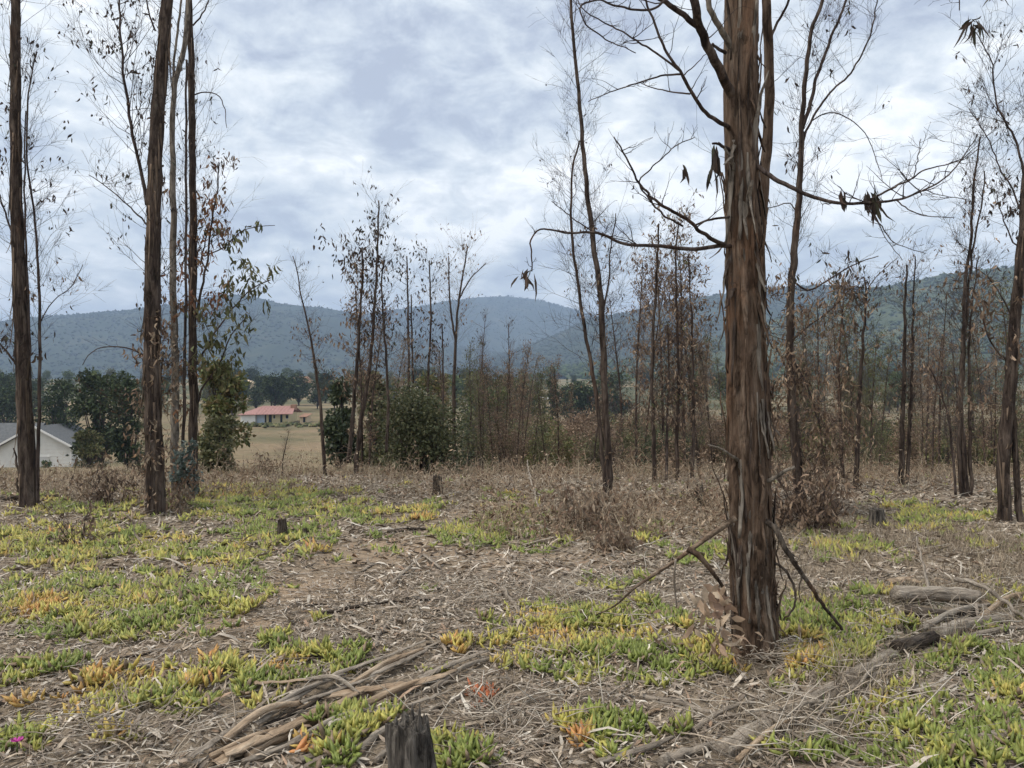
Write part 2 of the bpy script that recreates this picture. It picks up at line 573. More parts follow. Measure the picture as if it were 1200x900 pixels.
def ground_material():
    m, nt, b = new_mat('ground_soil', 0.95, 0.1)
    tc = nt.nodes.new('ShaderNodeTexCoord')
    sep = nt.nodes.new('ShaderNodeSeparateXYZ')
    nt.links.new(tc.outputs['Object'], sep.inputs[0])
    y = sep.outputs[1]
    n1 = noise_node(nt, 1.1, 6, 0.6)
    n2 = noise_node(nt, 38, 6, 0.7)
    n3 = noise_node(nt, 170, 3, 0.7)
    soil = ramp(nt, n1, [(0.3, (0.225, 0.180, 0.132)), (0.55, (0.30, 0.243, 0.182)), (0.75, (0.36, 0.285, 0.207))])
    fl = ramp(nt, n2, [(0.35, (0.5,) * 3), (0.65, (1.25,) * 3)])
    soil = mixc(nt, 0.9, soil, fl, 'MULTIPLY')
    fl2 = ramp(nt, n3, [(0.35, (0.62,) * 3), (0.65, (1.3,) * 3)])
    soil = mixc(nt, 0.8, soil, fl2, 'MULTIPLY')
    at = nt.nodes.new('ShaderNodeAttribute')
    at.attribute_name = 'col'
    sepc = nt.nodes.new('ShaderNodeSeparateColor')
    nt.links.new(at.outputs['Color'], sepc.inputs[0])
    sand = ramp(nt, n3, [(0.35, (0.33, 0.235, 0.155)), (0.65, (0.45, 0.33, 0.225))])
    soil = mixc(nt, sepc.outputs[0], soil, sand)
    f1 = noise_node(nt, 0.045, 6, 0.6, 0.4, (1, 2.2, 1))
    f2 = noise_node(nt, 0.9, 5, 0.6)
    field = ramp(nt, f1, [(0.32, (0.120, 0.108, 0.060)), (0.48, (0.175, 0.142, 0.084)), (0.62, (0.225, 0.165, 0.104)), (0.75, (0.13, 0.122, 0.068))])
    fg = ramp(nt, f2, [(0.3, (0.7,) * 3), (0.7, (1.2,) * 3)])
    field = mixc(nt, 0.8, field, fg, 'MULTIPLY')
    k = nt.nodes.new('ShaderNodeMapRange')
    k.inputs['From Min'].default_value = 14; k.inputs['From Max'].default_value = 22
    nt.links.new(y, k.inputs[0])
    c = mixc(nt, k.outputs[0], soil, field)
    k2 = nt.nodes.new('ShaderNodeMapRange')
    k2.inputs['From Min'].default_value = 190; k2.inputs['From Max'].default_value = 260
    nt.links.new(y, k2.inputs[0])
    f3 = noise_node(nt, 0.012, 6, 0.6, 0.6)
    wood = ramp(nt, f3, [(0.35, (0.05, 0.062, 0.032)), (0.5, (0.10, 0.10, 0.055)), (0.62, (0.26, 0.20, 0.125)), (0.75, (0.09, 0.10, 0.05))])
    c = mixc(nt, k2.outputs[0], c, wood)
    nt.links.new(c, b.inputs['Base Color'])
    h = M(nt, 'MULTIPLY_ADD', n3, 0.5, n2)
    bump(nt, b, h, 0.8, 0.02)
    return m


MAT['ground'] = ground_material()


def hill_material(name, a, b_, c_, s1=0.012, s2=0.05):
    m, nt, b = new_mat(name, 0.95, 0.05)
    n1 = noise_node(nt, s1, 7, 0.6, 0.5)
    n2 = noise_node(nt, s2, 6, 0.65)
    c = ramp(nt, n1, [(0.35, a), (0.55, b_), (0.68, c_)])
    g = ramp(nt, n2, [(0.35, (0.7,) * 3), (0.65, (1.15,) * 3)])
    c = mixc(nt, 0.9, c, g, 'MULTIPLY')
    nt.links.new(c, b.inputs['Base Color'])
    return m


# ------------------------------------------------------------------ ground
def axis(lo, hi, n, a):
    u = np.linspace(np.arcsinh(lo / a), np.arcsinh(hi / a), n)
    return a * np.sinh(u)


def build_ground():
    xs = axis(-4400, 4400, 271, 2.2)
    ys = axis(-380 - 5.0, 4500 - 5.0, 301, 1.6) + 5.0
    X, Y = np.meshgrid(xs, ys)
    Z = H(X, Y)
    # the sandy bare scrapes of the track
    mask = np.zeros_like(X)
    for px, py, rx, ry, w in ((275, 732, 55, 9, .95), (235, 742, 40, 8, .7), (420, 658, 45, 8, .5), (330, 690, 110, 16, .7),
                              (480, 645, 80, 14, .7), (560, 605, 50, 10, .55), (600, 660, 100, 18, .35), (180, 765, 60, 10, .5), (90, 790, 60, 10, .4)):
        g = G(px, py); gx = G(px + rx, py)[0] - g[0]; gy = abs(G(px, py - ry)[1] - g[1])
        mask = np.maximum(mask, w * np.exp(-((X - g[0]) / gx) ** 2 - ((Y - g[1]) / gy) ** 2))
    g = Geo()
    ny, nx = X.shape
    j, i = np.meshgrid(np.arange(ny - 1), np.arange(nx - 1), indexing='ij')
    q = np.stack([j * nx + i, j * nx + i + 1, (j + 1) * nx + i + 1, (j + 1) * nx + i], -1).reshape(-1, 4)
    col = np.stack([mask, mask, mask], -1).reshape(-1, 3)
    g.add(np.stack([X, Y, Z], -1).reshape(-1, 3), q, None, col)
    o = g.obj('ground', MAT['ground'])
    o['kind'] = 'structure'
    return o


build_ground()

def octa():
    v = np.array([(1, 0, 0), (0, 1, 0), (-1, 0, 0), (0, -1, 0), (0, 0, 1), (0, 0, -1)], float)
    f = np.array([(0, 1, 4), (1, 2, 4), (2, 3, 4), (3, 0, 4), (1, 0, 5), (2, 1, 5), (3, 2, 5), (0, 3, 5)])
    return v, f


def far_crowns(geo, pos, w, h, col):
    """small uneven crowns for a wood seen from kilometres away"""
    v, f = octa()
    N = len(pos)
    V = v[None] * rng.uniform(0.6, 1.35, (N, 6, 1))
    V = V * np.stack([w * .5, w * .5, h * .5], -1)[:, None, :]
    V[..., 2] += (h * .45)[:, None]
    V = V + pos[:, None, :]
    F = (f[None] + (np.arange(N) * 6)[:, None, None]).reshape(-1, 3)
    geo.add(V.reshape(-1, 3), None, F, np.repeat(col, 6, axis=0))


def hill(name, prof, D, front, back, nx, ny, material, seed, gully, n_trees, tw, tcol, zb=5.0, clear=0.36, wood='hill_forest'):
    pr = np.array(prof, float)
    xr = (pr[:, 0] - 600) / FPX * D
    zr = CAM_H + (450 - pr[:, 1]) / FPX * D
    x0, x1 = xr[0], xr[-1]

    def hz(x, y):
        r = np.interp(x, xr, zr)
        k = np.ones(5) / 5
        v = np.where(y < D, np.clip((y - (D - front)) / front, 0, 1), np.clip(1 - (y - D) / back, 0, 1))
        s = v * v * (3 - 2 * v) * 0.45 + 0.55 * v ** 1.25
        n = fbm(x / gully + seed, y / (gully * 2.2), 0, seed, 4)
        n2 = fbm(x / (gully * .3) + seed, y / (gully * .5), 0, seed + 3, 3)
        rise = r - zb
        return zb - 6 * (1 - s) + rise * s + (n - 0.5) * 0.55 * rise * s * (1 - s) * 2.4 + (n2 - .5) * 0.10 * rise * s * (1 - .8 * s)
    xs = np.linspace(x0, x1, nx); ys = np.linspace(D - front, D + back, ny)
    X, Y = np.meshgrid(xs, ys)
    Z = hz(X, Y)
    g = Geo()
    j, i = np.meshgrid(np.arange(ny - 1), np.arange(nx - 1), indexing='ij')
    q = np.stack([j * nx + i, j * nx + i + 1, (j + 1) * nx + i + 1, (j + 1) * nx + i], -1).reshape(-1, 4)
    g.add(np.stack([X, Y, Z], -1).reshape(-1, 3), q)
    o = g.obj(name, material)
    o['kind'] = 'structure'
    x = rng.uniform(x0, x1, n_trees * 2); y = D - front + (front + back * .25) * rng.uniform(0.05, 1, n_trees * 2)
    keep = fbm(x / 260 + 5, y / 260, 0, seed + 9, 3) > clear
    x, y = x[keep][:n_trees], y[keep][:n_trees]
    z = hz(x, y) - 1.0
    w = tw * rng.uniform(0.6, 1.35, len(x)); h = w * rng.uniform(0.55, 0.95, len(x))
    c = np.array(tcol)[rng.integers(0, len(tcol), len(x))] * rng.uniform(0.85, 1.15, (len(x), 1))
    t = Geo()
    far_crowns(t, np.stack([x, y, z], -1), w, h, c)
    wo = t.obj(wood, MAT['forest'], smooth=True)
    wo['kind'] = 'stuff'
    return hz


HM1 = hill_material('wooded_far_slope', (0.028, 0.040, 0.024), (0.040, 0.053, 0.028), (0.075, 0.078, 0.045))
HM2 = hill_material('wooded_near_slope', (0.04, 0.060, 0.030), (0.075, 0.090, 0.042), (0.15, 0.14, 0.075), 0.02, 0.09)
GREENS = [(0.030, 0.045, 0.022), (0.040, 0.058, 0.026), (0.052, 0.066, 0.030), (0.034, 0.044, 0.026)]
hill('hill_peak', [(300, 392), (380, 378), (440, 366), (490, 359), (524, 352), (560, 348), (596, 346), (630, 351), (676, 364), (720, 376), (760, 384), (830, 400)],
     4000, 1500, 450, 120, 60, HM1, 11, 420, 8000, 9, GREENS)
hill('hill_range', [(-420, 402), (-200, 392), (-60, 384), (30, 376), (60, 370), (110, 367), (170, 362), (225, 353), (262, 346), (290, 346), (330, 356), (380, 361), (415, 367), (450, 382), (490, 397), (560, 410), (660, 424)],
     2700, 1300, 500, 160, 80, HM1, 23, 330, 12000, 8, GREENS, clear=0.33)
hill('hill_ridge', [(560, 425), (620, 404), (660, 388), (690, 373), (740, 365), (800, 350), (850, 344), (900, 338), (950, 334), (1000, 337), (1060, 342), (1150, 352), (1300, 360)],
     2300, 1100, 450, 140, 70, HM1, 31, 260, 10000, 7, GREENS, clear=0.34)
hill('hill_shoulder', [(640, 432), (740, 421), (820, 402), (900, 376), (960, 354), (1010, 341), (1060, 331), (1100, 322), (1150, 316), (1200, 312), (1300, 303), (1450, 298), (1650, 310), (1900, 330)],
     1350, 800, 350, 160, 90, HM2, 47, 150, 11000, 7, [(0.045, 0.070, 0.028), (0.058, 0.085, 0.033), (0.075, 0.095, 0.040), (0.045, 0.060, 0.032)], clear=0.36)

# the air: even haze round everything
hb = Geo()
hb.box(-4600, 4600, -420, 4700, -14, 480)
hm = bpy.data.materials.new('haze_air')
hm.use_nodes = True
hn = hm.node_tree
hn.nodes.remove(hn.nodes['Principled BSDF'])
pv = hn.nodes.new('ShaderNodeVolumePrincipled')
pv.inputs['Color'].default_value = (0.54, 0.71, 1.0, 1)
pv.inputs['Density'].default_value = 0.00026
hn.links.new(pv.outputs[0], hn.nodes['Material Output'].inputs['Volume'])
ho = hb.obj('haze', hm, smooth=False)
ho['kind'] = 'stuff'

# ---- trees, valley and ground cover
# ------------------------------------------------------------------ growing trees
def unit(n):
    return norm(rng.normal(size=(n, 3)))


def curves(start, d, L, K, bend, wig):
    """K points per curve: start + direction, bent by the vectors in bend, wiggled"""
    n = len(start)
    s = np.linspace(0, 1, K)[None, :, None]
    p = start[:, None, :] + d[:, None, :] * (L[:, None, None] * s) + bend[:, None, :] * (L[:, None, None] * s ** 2)
    w = rng.normal(size=(n, K, 3)) * (wig * L)[:, None, None] / K
    w[:, 0] = 0
    return p + np.cumsum(w, axis=1) * 0.7


def grow(path, rad, n, t0, t1, L0, L1, elev, spread=1.0, levels=2, kids=4, r0=0.006, up=0.25, wig=0.12, K=6, rmin=0.0011, taper=0.75):
    """twigs off a stem. path (R,3). returns list of (P,Rd) by level and sites for leaves"""
    out = []
    if n <= 0:
        return out
    t = rng.uniform(t0, t1, n)
    idx = np.clip((t * (len(path) - 1)).astype(int), 0, len(path) - 1)
    st = path[idx]
    az = rng.uniform(0, 2 * math.pi, n)
    el = np.radians(rng.normal(elev, 14, n))
    d = np.stack([np.cos(az) * np.cos(el), np.sin(az) * np.cos(el), np.sin(el)], -1)
    f = np.clip((t - t0) / max(t1 - t0, 1e-6), 0, 1)
    L = (L0 + (L1 - L0) * f) * rng.uniform(0.55, 1.3, n)
    r = np.minimum(r0 * rng.uniform(0.6, 1.2, n), rad[idx] * 0.7)
    bend = np.stack([np.zeros(n), np.zeros(n), np.full(n, up)], -1) + rng.normal(size=(n, 3)) * 0.16
    for lv in range(levels):
        Pc = curves(st, d, L, K, bend, wig)
        s = np.linspace(0, 1, K)[None, :]
        Rc = np.maximum(r[:, None] * (1 - taper * s), rmin)
        out.append((Pc, Rc))
        if lv == levels - 1:
            break
        n2 = len(st) * kids
        pi = np.repeat(np.arange(len(st)), kids)
        tt = rng.uniform(0.25, 1.0, n2)
        k0 = np.clip((tt * (K - 1)).astype(int), 0, K - 2)
        fr = (tt * (K - 1) - k0)[:, None]
        st2 = Pc[pi, k0] * (1 - fr) + Pc[pi, k0 + 1] * fr
        tg = norm(Pc[pi, k0 + 1] - Pc[pi, k0])
        d2 = norm(tg + unit(n2) * 0.75 * spread + np.array([0, 0, 0.15]))
        L = L[pi] * rng.uniform(0.25, 0.6, n2)
        r = np.maximum(Rc[pi, k0] * 0.6, rmin)
        bend = np.array([[0, 0, up * .6]]) + rng.normal(size=(n2, 3)) * 0.2
        st, d = st2, d2
    return out


TW_DARK = np.array([0.060, 0.046, 0.042])
TW_GREY = np.array([0.175, 0.142, 0.112])
LF = {
    'brown': np.array([(0.17, 0.115, 0.080), (0.235, 0.165, 0.115), (0.30, 0.22, 0.155), (0.12, 0.083, 0.062)]),
    'dark': np.array([(0.050, 0.038, 0.032), (0.070, 0.052, 0.042), (0.060, 0.060, 0.040), (0.09, 0.06, 0.045)]),
    'tan': np.array([(0.27, 0.195, 0.135), (0.21, 0.145, 0.10), (0.16, 0.105, 0.075), (0.33, 0.26, 0.19)]),
    'rustbrown': np.array([(0.205, 0.135, 0.090), (0.155, 0.102, 0.070), (0.27, 0.19, 0.128), (0.115, 0.078, 0.057), (0.31, 0.235, 0.165)]),
    'rust': np.array([(0.27, 0.13, 0.07), (0.22, 0.11, 0.065), (0.17, 0.085, 0.055), (0.30, 0.19, 0.11)]),
    'green': np.array([(0.080, 0.112, 0.045), (0.11, 0.145, 0.055), (0.14, 0.165, 0.062), (0.065, 0.09, 0.042)]),
    'olive': np.array([(0.105, 0.115, 0.052), (0.14, 0.142, 0.066), (0.08, 0.088, 0.045), (0.165, 0.15, 0.078)]),
    'yellowgreen': np.array([(0.14, 0.155, 0.055), (0.19, 0.18, 0.07), (0.10, 0.12, 0.045), (0.20, 0.15, 0.07)]),
    'bluegreen': np.array([(0.13, 0.165, 0.15), (0.17, 0.20, 0.18), (0.10, 0.135, 0.12)]),
    'deep': np.array([(0.048, 0.066, 0.036), (0.064, 0.086, 0.042), (0.082, 0.100, 0.050), (0.055, 0.068, 0.044)]),
}


def pal(key, n):
    c = LF[key]
    return c[rng.integers(0, len(c), n)] * rng.uniform(0.75, 1.25, (n, 1))


def hang_leaves(geo, sites, n, L, W, key, clump=4, rad=0.05, down=0.9, fine=True):
    """drooping leaves in small clumps at twig sites (M,3)"""
    if len(sites) == 0 or n <= 0:
        return
    m = max(1, n // clump)
    s = sites[rng.integers(0, len(sites), m)]
    p = np.repeat(s, clump, axis=0) + rng.normal(size=(m * clump, 3)) * rad * np.array([1, 1, 1.2])
    d = rng.normal(size=(m * clump, 3)) * 0.45 + np.array([0, 0, -down])
    k = len(p)
    leaves(geo, p, d, L * rng.uniform(0.5, 1.3, k), W * rng.uniform(0.6, 1.3, k), pal(key, k), fine)


def twig_part(tree, groups, S=3, col=TW_DARK, name='twigs', jit=0.25):
    g = Geo()
    for Pc, Rc in groups:
        c = col[None] * rng.uniform(1 - jit, 1 + jit, (len(Pc), 1))
        tubes(g, Pc, Rc, S, c)
    return g.obj(name, MAT['twig'], tree, kind='stuff')


def stem_part(tree, name, pts, r0, r1, mat, sides=14, amp=0.12, seed=0, step=0.05, rings=None, wob=0.0, fu=4.0):
    p = np.array([list(q[:3]) for q in pts], float)
    L = np.linalg.norm(np.diff(p, axis=0), axis=1)
    t = np.concatenate([[0], np.cumsum(L)]); t /= t[-1]
    rr = r0 + (r1 - r0) * t
    pr = np.hstack([p, rr[:, None]])
    n = rings or int(max(8, L.sum() / step))
    if wob > 0:
        s = spline(pr, max(6, len(pts) * 4))
        w = rng.normal(size=(len(s), 2)) * wob
        w[0] = 0
        s[:, 0] += w[:, 0]; s[:, 1] += w[:, 1]
        pr = s
    g = Geo()
    pp, rd = bark_tube(g, pr, sides, n, amp, seed, fu=fu)
    o = g.obj(name, mat, tree)
    return pp, rd, o


def loose_bark(tree, path, rad, n, seed, tcol=(0.13, 0.095, 0.07), Lr=(0.2, 0.6), Wr=(0.012, 0.03), t0=0.02, t1=0.9, free=0.05):
    """narrow strips of bark peeling off a trunk, one part"""
    g = Geo()
    K = 6
    for i in range(n):
        k = int(rng.uniform(t0, t1) * (len(path) - 1))
        th = rng.uniform(0, 2 * math.pi)
        L = rng.uniform(*Lr); W = rng.uniform(*Wr)
        c, r = path[k], rad[k]
        rd = np.array([math.cos(th), math.sin(th), 0]); tn = np.array([-math.sin(th), math.cos(th), 0])
        sgn = -1 if rng.random() < 0.8 else 1
        s = np.linspace(0, 1, K)
        off = r * 1.02 + free * rng.uniform(0.1, 1.2) * s ** 2
        lat = rng.normal(0, 0.25) * L * 0.12 * s
        cen = c[None] + rd[None] * off[:, None] + tn[None] * lat[:, None] + np.array([0, 0, 1.0])[None] * (sgn * L * s)[:, None]
        w = W * (1 - 0.75 * s ** 1.5)[:, None]
        a, b = cen - tn * w / 2, cen + tn * w / 2
        a2, b2 = a - rd * 0.005, b - rd * 0.005
        V = np.stack([a, b, b2, a2], 1).reshape(-1, 3)
        q = []
        for j in range(K - 1):
            for e in range(4):
                q.append((j * 4 + e, j * 4 + (e + 1) % 4, (j + 1) * 4 + (e + 1) % 4, (j + 1) * 4 + e))
        q.append((0, 3, 2, 1)); q.append(((K - 1) * 4, (K - 1) * 4 + 1, (K - 1) * 4 + 2, (K - 1) * 4 + 3))
        cc = np.array(tcol) * rng.uniform(0.5, 1.6)
        g.add(V, q, None, cc)
    return g.obj('loose_bark', MAT['twig'], tree, kind='stuff')


def sites_of(groups, lv=-1, lo=0.3):
    Pc = groups[lv][0]
    return Pc[:, int(Pc.shape[1] * lo):].reshape(-1, 3)


def at_ground(p, sink=0.12):
    p = np.array(p, float)
    p[2] = float(H(p[0], p[1])) - sink
    return p


def pix_path(pts, Y, dy=None):
    """a stem traced at distance Y: rows (px,py) or (px,py,extra distance)"""
    o = []
    for q in pts:
        o.append(P(q[0], q[1], Y + (q[2] if len(q) > 2 else 0.0)))
    return o


# ------------------------------------------------------------------ the large trunk
def hero():
    base = G(887, 766)
    Y = base[1]
    t = thing('eucalyptus_tree', 'thick eucalyptus trunk with peeling stringy bark and bare crooked limbs', 'tree', base)
    s = Y / FPX
    ctr = [(893, 792, 36), (889, 768, 32), (886, 745, 29), (884, 715, 28.5), (882, 680, 28), (879, 580, 28), (876, 480, 27), (873, 350, 24.5), (870, 230, 21.5), (868, 115, 21.5), (869, 0, 20), (872, -160, 18), (866, -330, 14)]
    pr = np.array([list(P(a, b, Y)) + [w * s * .86] for a, b, w in ctr])
    g = Geo()
    path, rad = bark_tube(g, pr, 104, 420, 0.20, 5, fu=3.4, fz=1.9, fine=0.5)
    trunk = g.obj('trunk', MAT['bark'], t)
    # strips of bark, each its own piece
    K = 9
    r2 = np.random.default_rng(31)
    H0 = path[0, 2]
    for i in range(200):
        zt = r2.uniform(0.04, 0.66) if i < 165 else r2.uniform(0.0, 0.10)
        k = int(zt * (len(path) - 1))
        th = r2.uniform(-math.pi, 0.15) if i % 5 else r2.uniform(0, math.pi)      # most on the side one sees, the rest behind
        L = r2.uniform(0.14, 0.62); W = r2.uniform(0.012, 0.042)
        c, r = path[k], rad[k]
        sgn = -1 if r2.random() < 0.72 else 1
        sv = np.linspace(0, 1, K)
        kk = np.clip(k + (sgn * L * sv / (path[1, 2] - path[0, 2])).astype(int), 0, len(path) - 1)
        free = r2.uniform(0.0, 0.06) * (2.2 if r2.random() < 0.2 else 1)
        thv = th + r2.normal(0, 0.10) * sv
        rdv = np.stack([np.cos(thv), np.sin(thv), 0 * thv], -1); tnv = np.stack([-np.sin(thv), np.cos(thv), 0 * thv], -1)
        cen = path[kk].copy(); cen[:, 2] = c[2] + sgn * L * sv
        if cen[:, 2].min() < base[2] - 0.02:
            continue
        cen = cen + rdv * (rad[kk] * 1.03 + free * sv ** 2.2 + 0.004 * r2.normal(size=K))[:, None]
        w = (W * np.minimum(1, 0.5 + 3 * sv) * (1 - 0.7 * sv ** 2) * (1 + 0.28 * r2.normal(size=K)))[:, None]
        cup = 0.18 * w
        th_ = 0.004
        a, m, b = cen - tnv * w / 2 - rdv * cup, cen + rdv * cup * 0.4, cen + tnv * w / 2 - rdv * cup
        V = np.stack([a, m, b, b - rdv * th_, m - rdv * th_, a - rdv * th_], 1).reshape(-1, 3)
        q = []
        for j in range(K - 1):
            for e in range(6):
                q.append((j * 6 + e, j * 6 + (e + 1) % 6, (j + 1) * 6 + (e + 1) % 6, (j + 1) * 6 + e))
        o6 = (K - 1) * 6
        q += [(0, 5, 4, 1), (1, 4, 3, 2), (o6, o6 + 1, o6 + 4, o6 + 5), (o6 + 1, o6 + 2, o6 + 3, o6 + 4)]
        b_ = Geo().add(V, q)
        b_.obj('bark_strip', MAT[('bark', 'bark', 'bark_pale', 'bark_mid')[i % 4]], trunk)

    def limb(name, pts, r0, r1, mat='bark_thin', sides=10, n_tw=0, **kw):
        p = pix_path(pts, Y)
        pp, rd, o = stem_part(t, name, p, r0 * s * .82, r1 * s * .82, MAT[mat], sides, 0.16, int(abs(pts[0][0] * 7 + pts[0][1])), 0.02, wob=0.0035)
        return pp, rd
    tw = []
    lfsites = []

    def twig(pp, rd, n, L, el=35, lv=2, t0=0.3, kids=3, up=0.2, r0=0.0035):
        gr = grow(pp, rd, n, t0, 1.0, L, L * 0.6, el, 1.0, lv, kids, r0, up, 0.22, 7, 0.0008)
        tw.extend(gr)
        return gr
    # fork behind the trunk
    pp, rd = limb('stem', [(886, 430, .05), (890, 330, .16), (893, 231, .2), (899, 170, .2), (901, 115, .2), (900, 37, .2), (897, -10, .2), (893, -140, .25), (890, -300, .3)], 8, 6, 'bark', 22)
    twig(pp, rd, 10, 0.4)
    pp, rd = limb('branch', [(903, 45, .2), (912, 25, .2), (924, 0, .15), (940, -60, .1)], 2.2, 1.2); twig(pp, rd, 4, 0.3)
    # upper side limbs
    pp, rd = limb('branch', [(862, 118, -.02), (850, 98, -.1), (835, 66, -.2), (820, 33, -.25), (814, 7, -.3), (806, -60, -.35), (780, -150, -.4)], 6.5, 4.0, 'bark_mid', 14); twig(pp, rd, 6, 0.3)
    pp, rd = limb('branch', [(818, 31, -.25), (798, 15, -.3), (776, 0, -.36), (750, -12, -.42), (700, -30, -.5)], 4.0, 1.8); twig(pp, rd, 8, 0.28, 20)
    pp, rd = limb('branch', [(858, 60, -.02), (842, 29, -.1), (829, 2, -.12), (815, -60, -.15)], 4.2, 3.2, 'bark_pale', 12)
    pp, rd = limb('branch', [(850, 62, -.05), (840, 56, -.12), (833, 52, -.16)], 2.6, 1.8)
    # second limb with its long sprays
    pp, rd = limb('branch', [(858, 152, -.02), (846, 145, -.12), (827, 132, -.24), (809, 106, -.34), (798, 84, -.4), (780, 59, -.46), (765, 22, -.52), (756, 0, -.55), (740, -40, -.6)], 3.0, 1.1); twig(pp, rd, 7, 0.22)
    pp, rd = limb('branch', [(798, 84, -.4), (780, 70, -.42), (758, 55, -.45), (714, 29, -.5), (690, 16, -.52), (675, 0, -.55)], 1.5, 0.6); twig(pp, rd, 9, 0.20, 10)
    pp, rd = limb('branch', [(798, 87, -.4), (780, 88, -.38), (761, 93, -.36), (721, 106, -.3), (688, 119, -.28)], 1.3, 0.5); twig(pp, rd, 7, 0.18, 0)
    pp, rd = limb('branch', [(809, 110, -.34), (790, 108, -.3), (766, 103, -.26), (748, 96, -.22)], 1.1, 0.5); twig(pp, rd, 4, 0.14)
    pp, rd = limb('branch', [(802, 88, -.4), (814, 76, -.42), (828, 63, -.45)], 0.9, 0.4)
    pp, rd = limb('branch', [(800, -20, -.35), (770, 8, -.45), (743, 11, -.5), (720, 6, -.55), (700, 0, -.6), (680, 8, -.62), (690, 30, -.62), (715, 48, -.6), (745, 62, -.58)], 1.8, 0.6); twig(pp, rd, 10, 0.16, 0)
    # snag with hanging dead leaf
    pp, rd = limb('branch', [(858, 178, -.02), (848, 172, -.1), (840, 168, -.14), (835, 168, -.15)], 3.2, 1.4)
    lg = Geo()
    a = P(838, 168, Y - .15)
    for i in range(13):
        q = a + np.array([rng.normal(0, .008), rng.normal(0, .012), -0.012 * i])
        leaves(lg, q[None], np.array([[rng.normal(.02, .12), rng.normal(0, .12), -1]]), [rng.uniform(.10, .20)], [rng.uniform(.018, .035)], pal('dark', 1) * 0.9)
    # the pair that leaves the trunk together
    pp, rd = limb('branch', [(862, 290, -.02), (846, 286, -.1), (820, 271, -.22), (805, 257, -.3), (772, 238, -.4), (750, 216, -.48), (737, 192, -.52), (725, 169, -.55), (718, 160, -.56)], 3.4, 0.8); twig(pp, rd, 12, 0.18, 25)
    pp, rd = limb('branch', [(800, 265, -.3), (778, 252, -.4), (760, 232, -.45), (749, 214, -.48), (762, 198, -.5), (769, 191, -.5), (791, 172, -.52), (813, 161, -.55)], 1.4, 0.5); s1 = twig(pp, rd, 8, 0.15)
    hang_leaves(lg, P(798, 196, Y - .52)[None], 4, .09, .016, 'dark', 2, .006)
    hang_leaves(lg, sites_of(s1), 8, .05, .012, 'dark', 1, .003)
    pp, rd = limb('branch', [(862, 254, -.02), (849, 255, -.1), (830, 258, -.2), (813, 265, -.28)], 1.9, 1.2)
    pp, rd = limb('branch', [(862, 291, -.02), (846, 288, -.08), (813, 292, -.16), (769, 288, -.26), (732, 286, -.34), (699, 273, -.42), (666, 273, -.5), (645, 269, -.55), (630, 270, -.58), (622, 288, -.6), (625, 318, -.6)], 3.2, 0.7, sides=12)
    s2 = twig(pp, rd, 10, 0.16, 5)
    pp2, rd2 = limb('branch', [(699, 274, -.42), (680, 262, -.46), (664, 250, -.5), (646, 236, -.54)], 1.0, 0.4); twig(pp2, rd2, 4, 0.12)
    hang_leaves(lg, np.array([P(615, 318, Y - .6), P(625, 316, Y - .6), P(629, 322, Y - .6)]), 12, .12, .02, 'dark', 3, .012)
    # limb across to the other side, its fan of twigs and the caught bark
    pp, rd = limb('branch', [(880, 192, .0), (891, 198, -.1), (910, 211, -.12), (928, 220, -.14), (953, 231, -.16), (983, 238, -.18), (1016, 238, -.2), (1056, 233, -.22), (1096, 216, -.24), (1117, 200, -.26), (1129, 183, -.27), (1144, 161, -.28)], 3.3, 0.5, sides=12)
    s3 = twig(pp, rd, 26, 0.25, 20, t0=0.4)
    for pts, r0, r1 in (([(1020, 234, -.2), (1048, 219, -.22), (1070, 209, -.22), (1085, 199, -.24), (1129, 187, -.26), (1146, 175, -.27)], 1.6, .4),
                        ([(1050, 234, -.22), (1066, 246, -.25), (1085, 253, -.28), (1118, 255, -.3)], 1.0, .35),
                        ([(1016, 240, -.2), (1030, 262, -.24), (1050, 285, -.26), (1085, 297, -.28)], 1.0, .35),
                        ([(1018, 240, -.2), (1036, 275, -.16), (1058, 305, -.12)], .8, .35),
                        ([(1070, 210, -.22), (1076, 185, -.25), (1080, 162, -.28)], .8, .35),
                        ([(1085, 222, -.24), (1100, 228, -.2), (1135, 234, -.18)], .7, .3)):
        pp, rd = limb('branch', pts, r0, r1, sides=8); twig(pp, rd, 6, 0.15, 15, t0=.3)
    for px_, n_, L_ in ((1023, 12, .13), (1016, 5, .09), (988, 5, .07)):
        a = P(px_, 226, Y - .2)
        for i in range(n_):
            leaves(lg, (a + np.array([rng.normal(.0, .008), rng.normal(0, .015), rng.uniform(-.035, .02)]))[None], np.array([[rng.normal(.25, .25), rng.normal(0, .2), -1]]), [L_ * rng.uniform(.7, 1.4)], [rng.uniform(.02, .032)], pal('dark', 1))
    # drooping sprays that reach down from the crown
    for pts, ends in (([(872, -150, -.1), (960, -190, -.3), (1060, -170, -.45), (1110, -90, -.5), (1120, -20, -.5), (1124, 12, -.5)], [(1124, 4), (1128, 14), (1140, 24), (1147, 26)]),
                      ([(870, -160, -.1), (980, -210, -.2), (1090, -200, -.3), (1150, -110, -.35), (1172, -25, -.35)], [(1170, -14), (1176, -10), (1180, -16)])):
        pp, rd = limb('branch', pts, 2.2, .6)
        twig(pp, rd, 6, .2, -20, t0=.6)
        hang_leaves(lg, np.array([P(e[0], e[1], Y + pts[-1][2]) for e in ends]), 4 * len(ends), .12, .018, 'dark', 4, .010)
    # snags low down
    limb('branch', [(866, 540, -.05), (856, 534, -.14), (845, 526, -.2), (829, 521, -.24)], 3.0, 1.0, 'bark_pale')
    limb('branch', [(895, 566, -.05), (908, 560, -.14), (920, 552, -.18), (932, 547, -.2)], 3.4, 2.2, 'bark_pale')
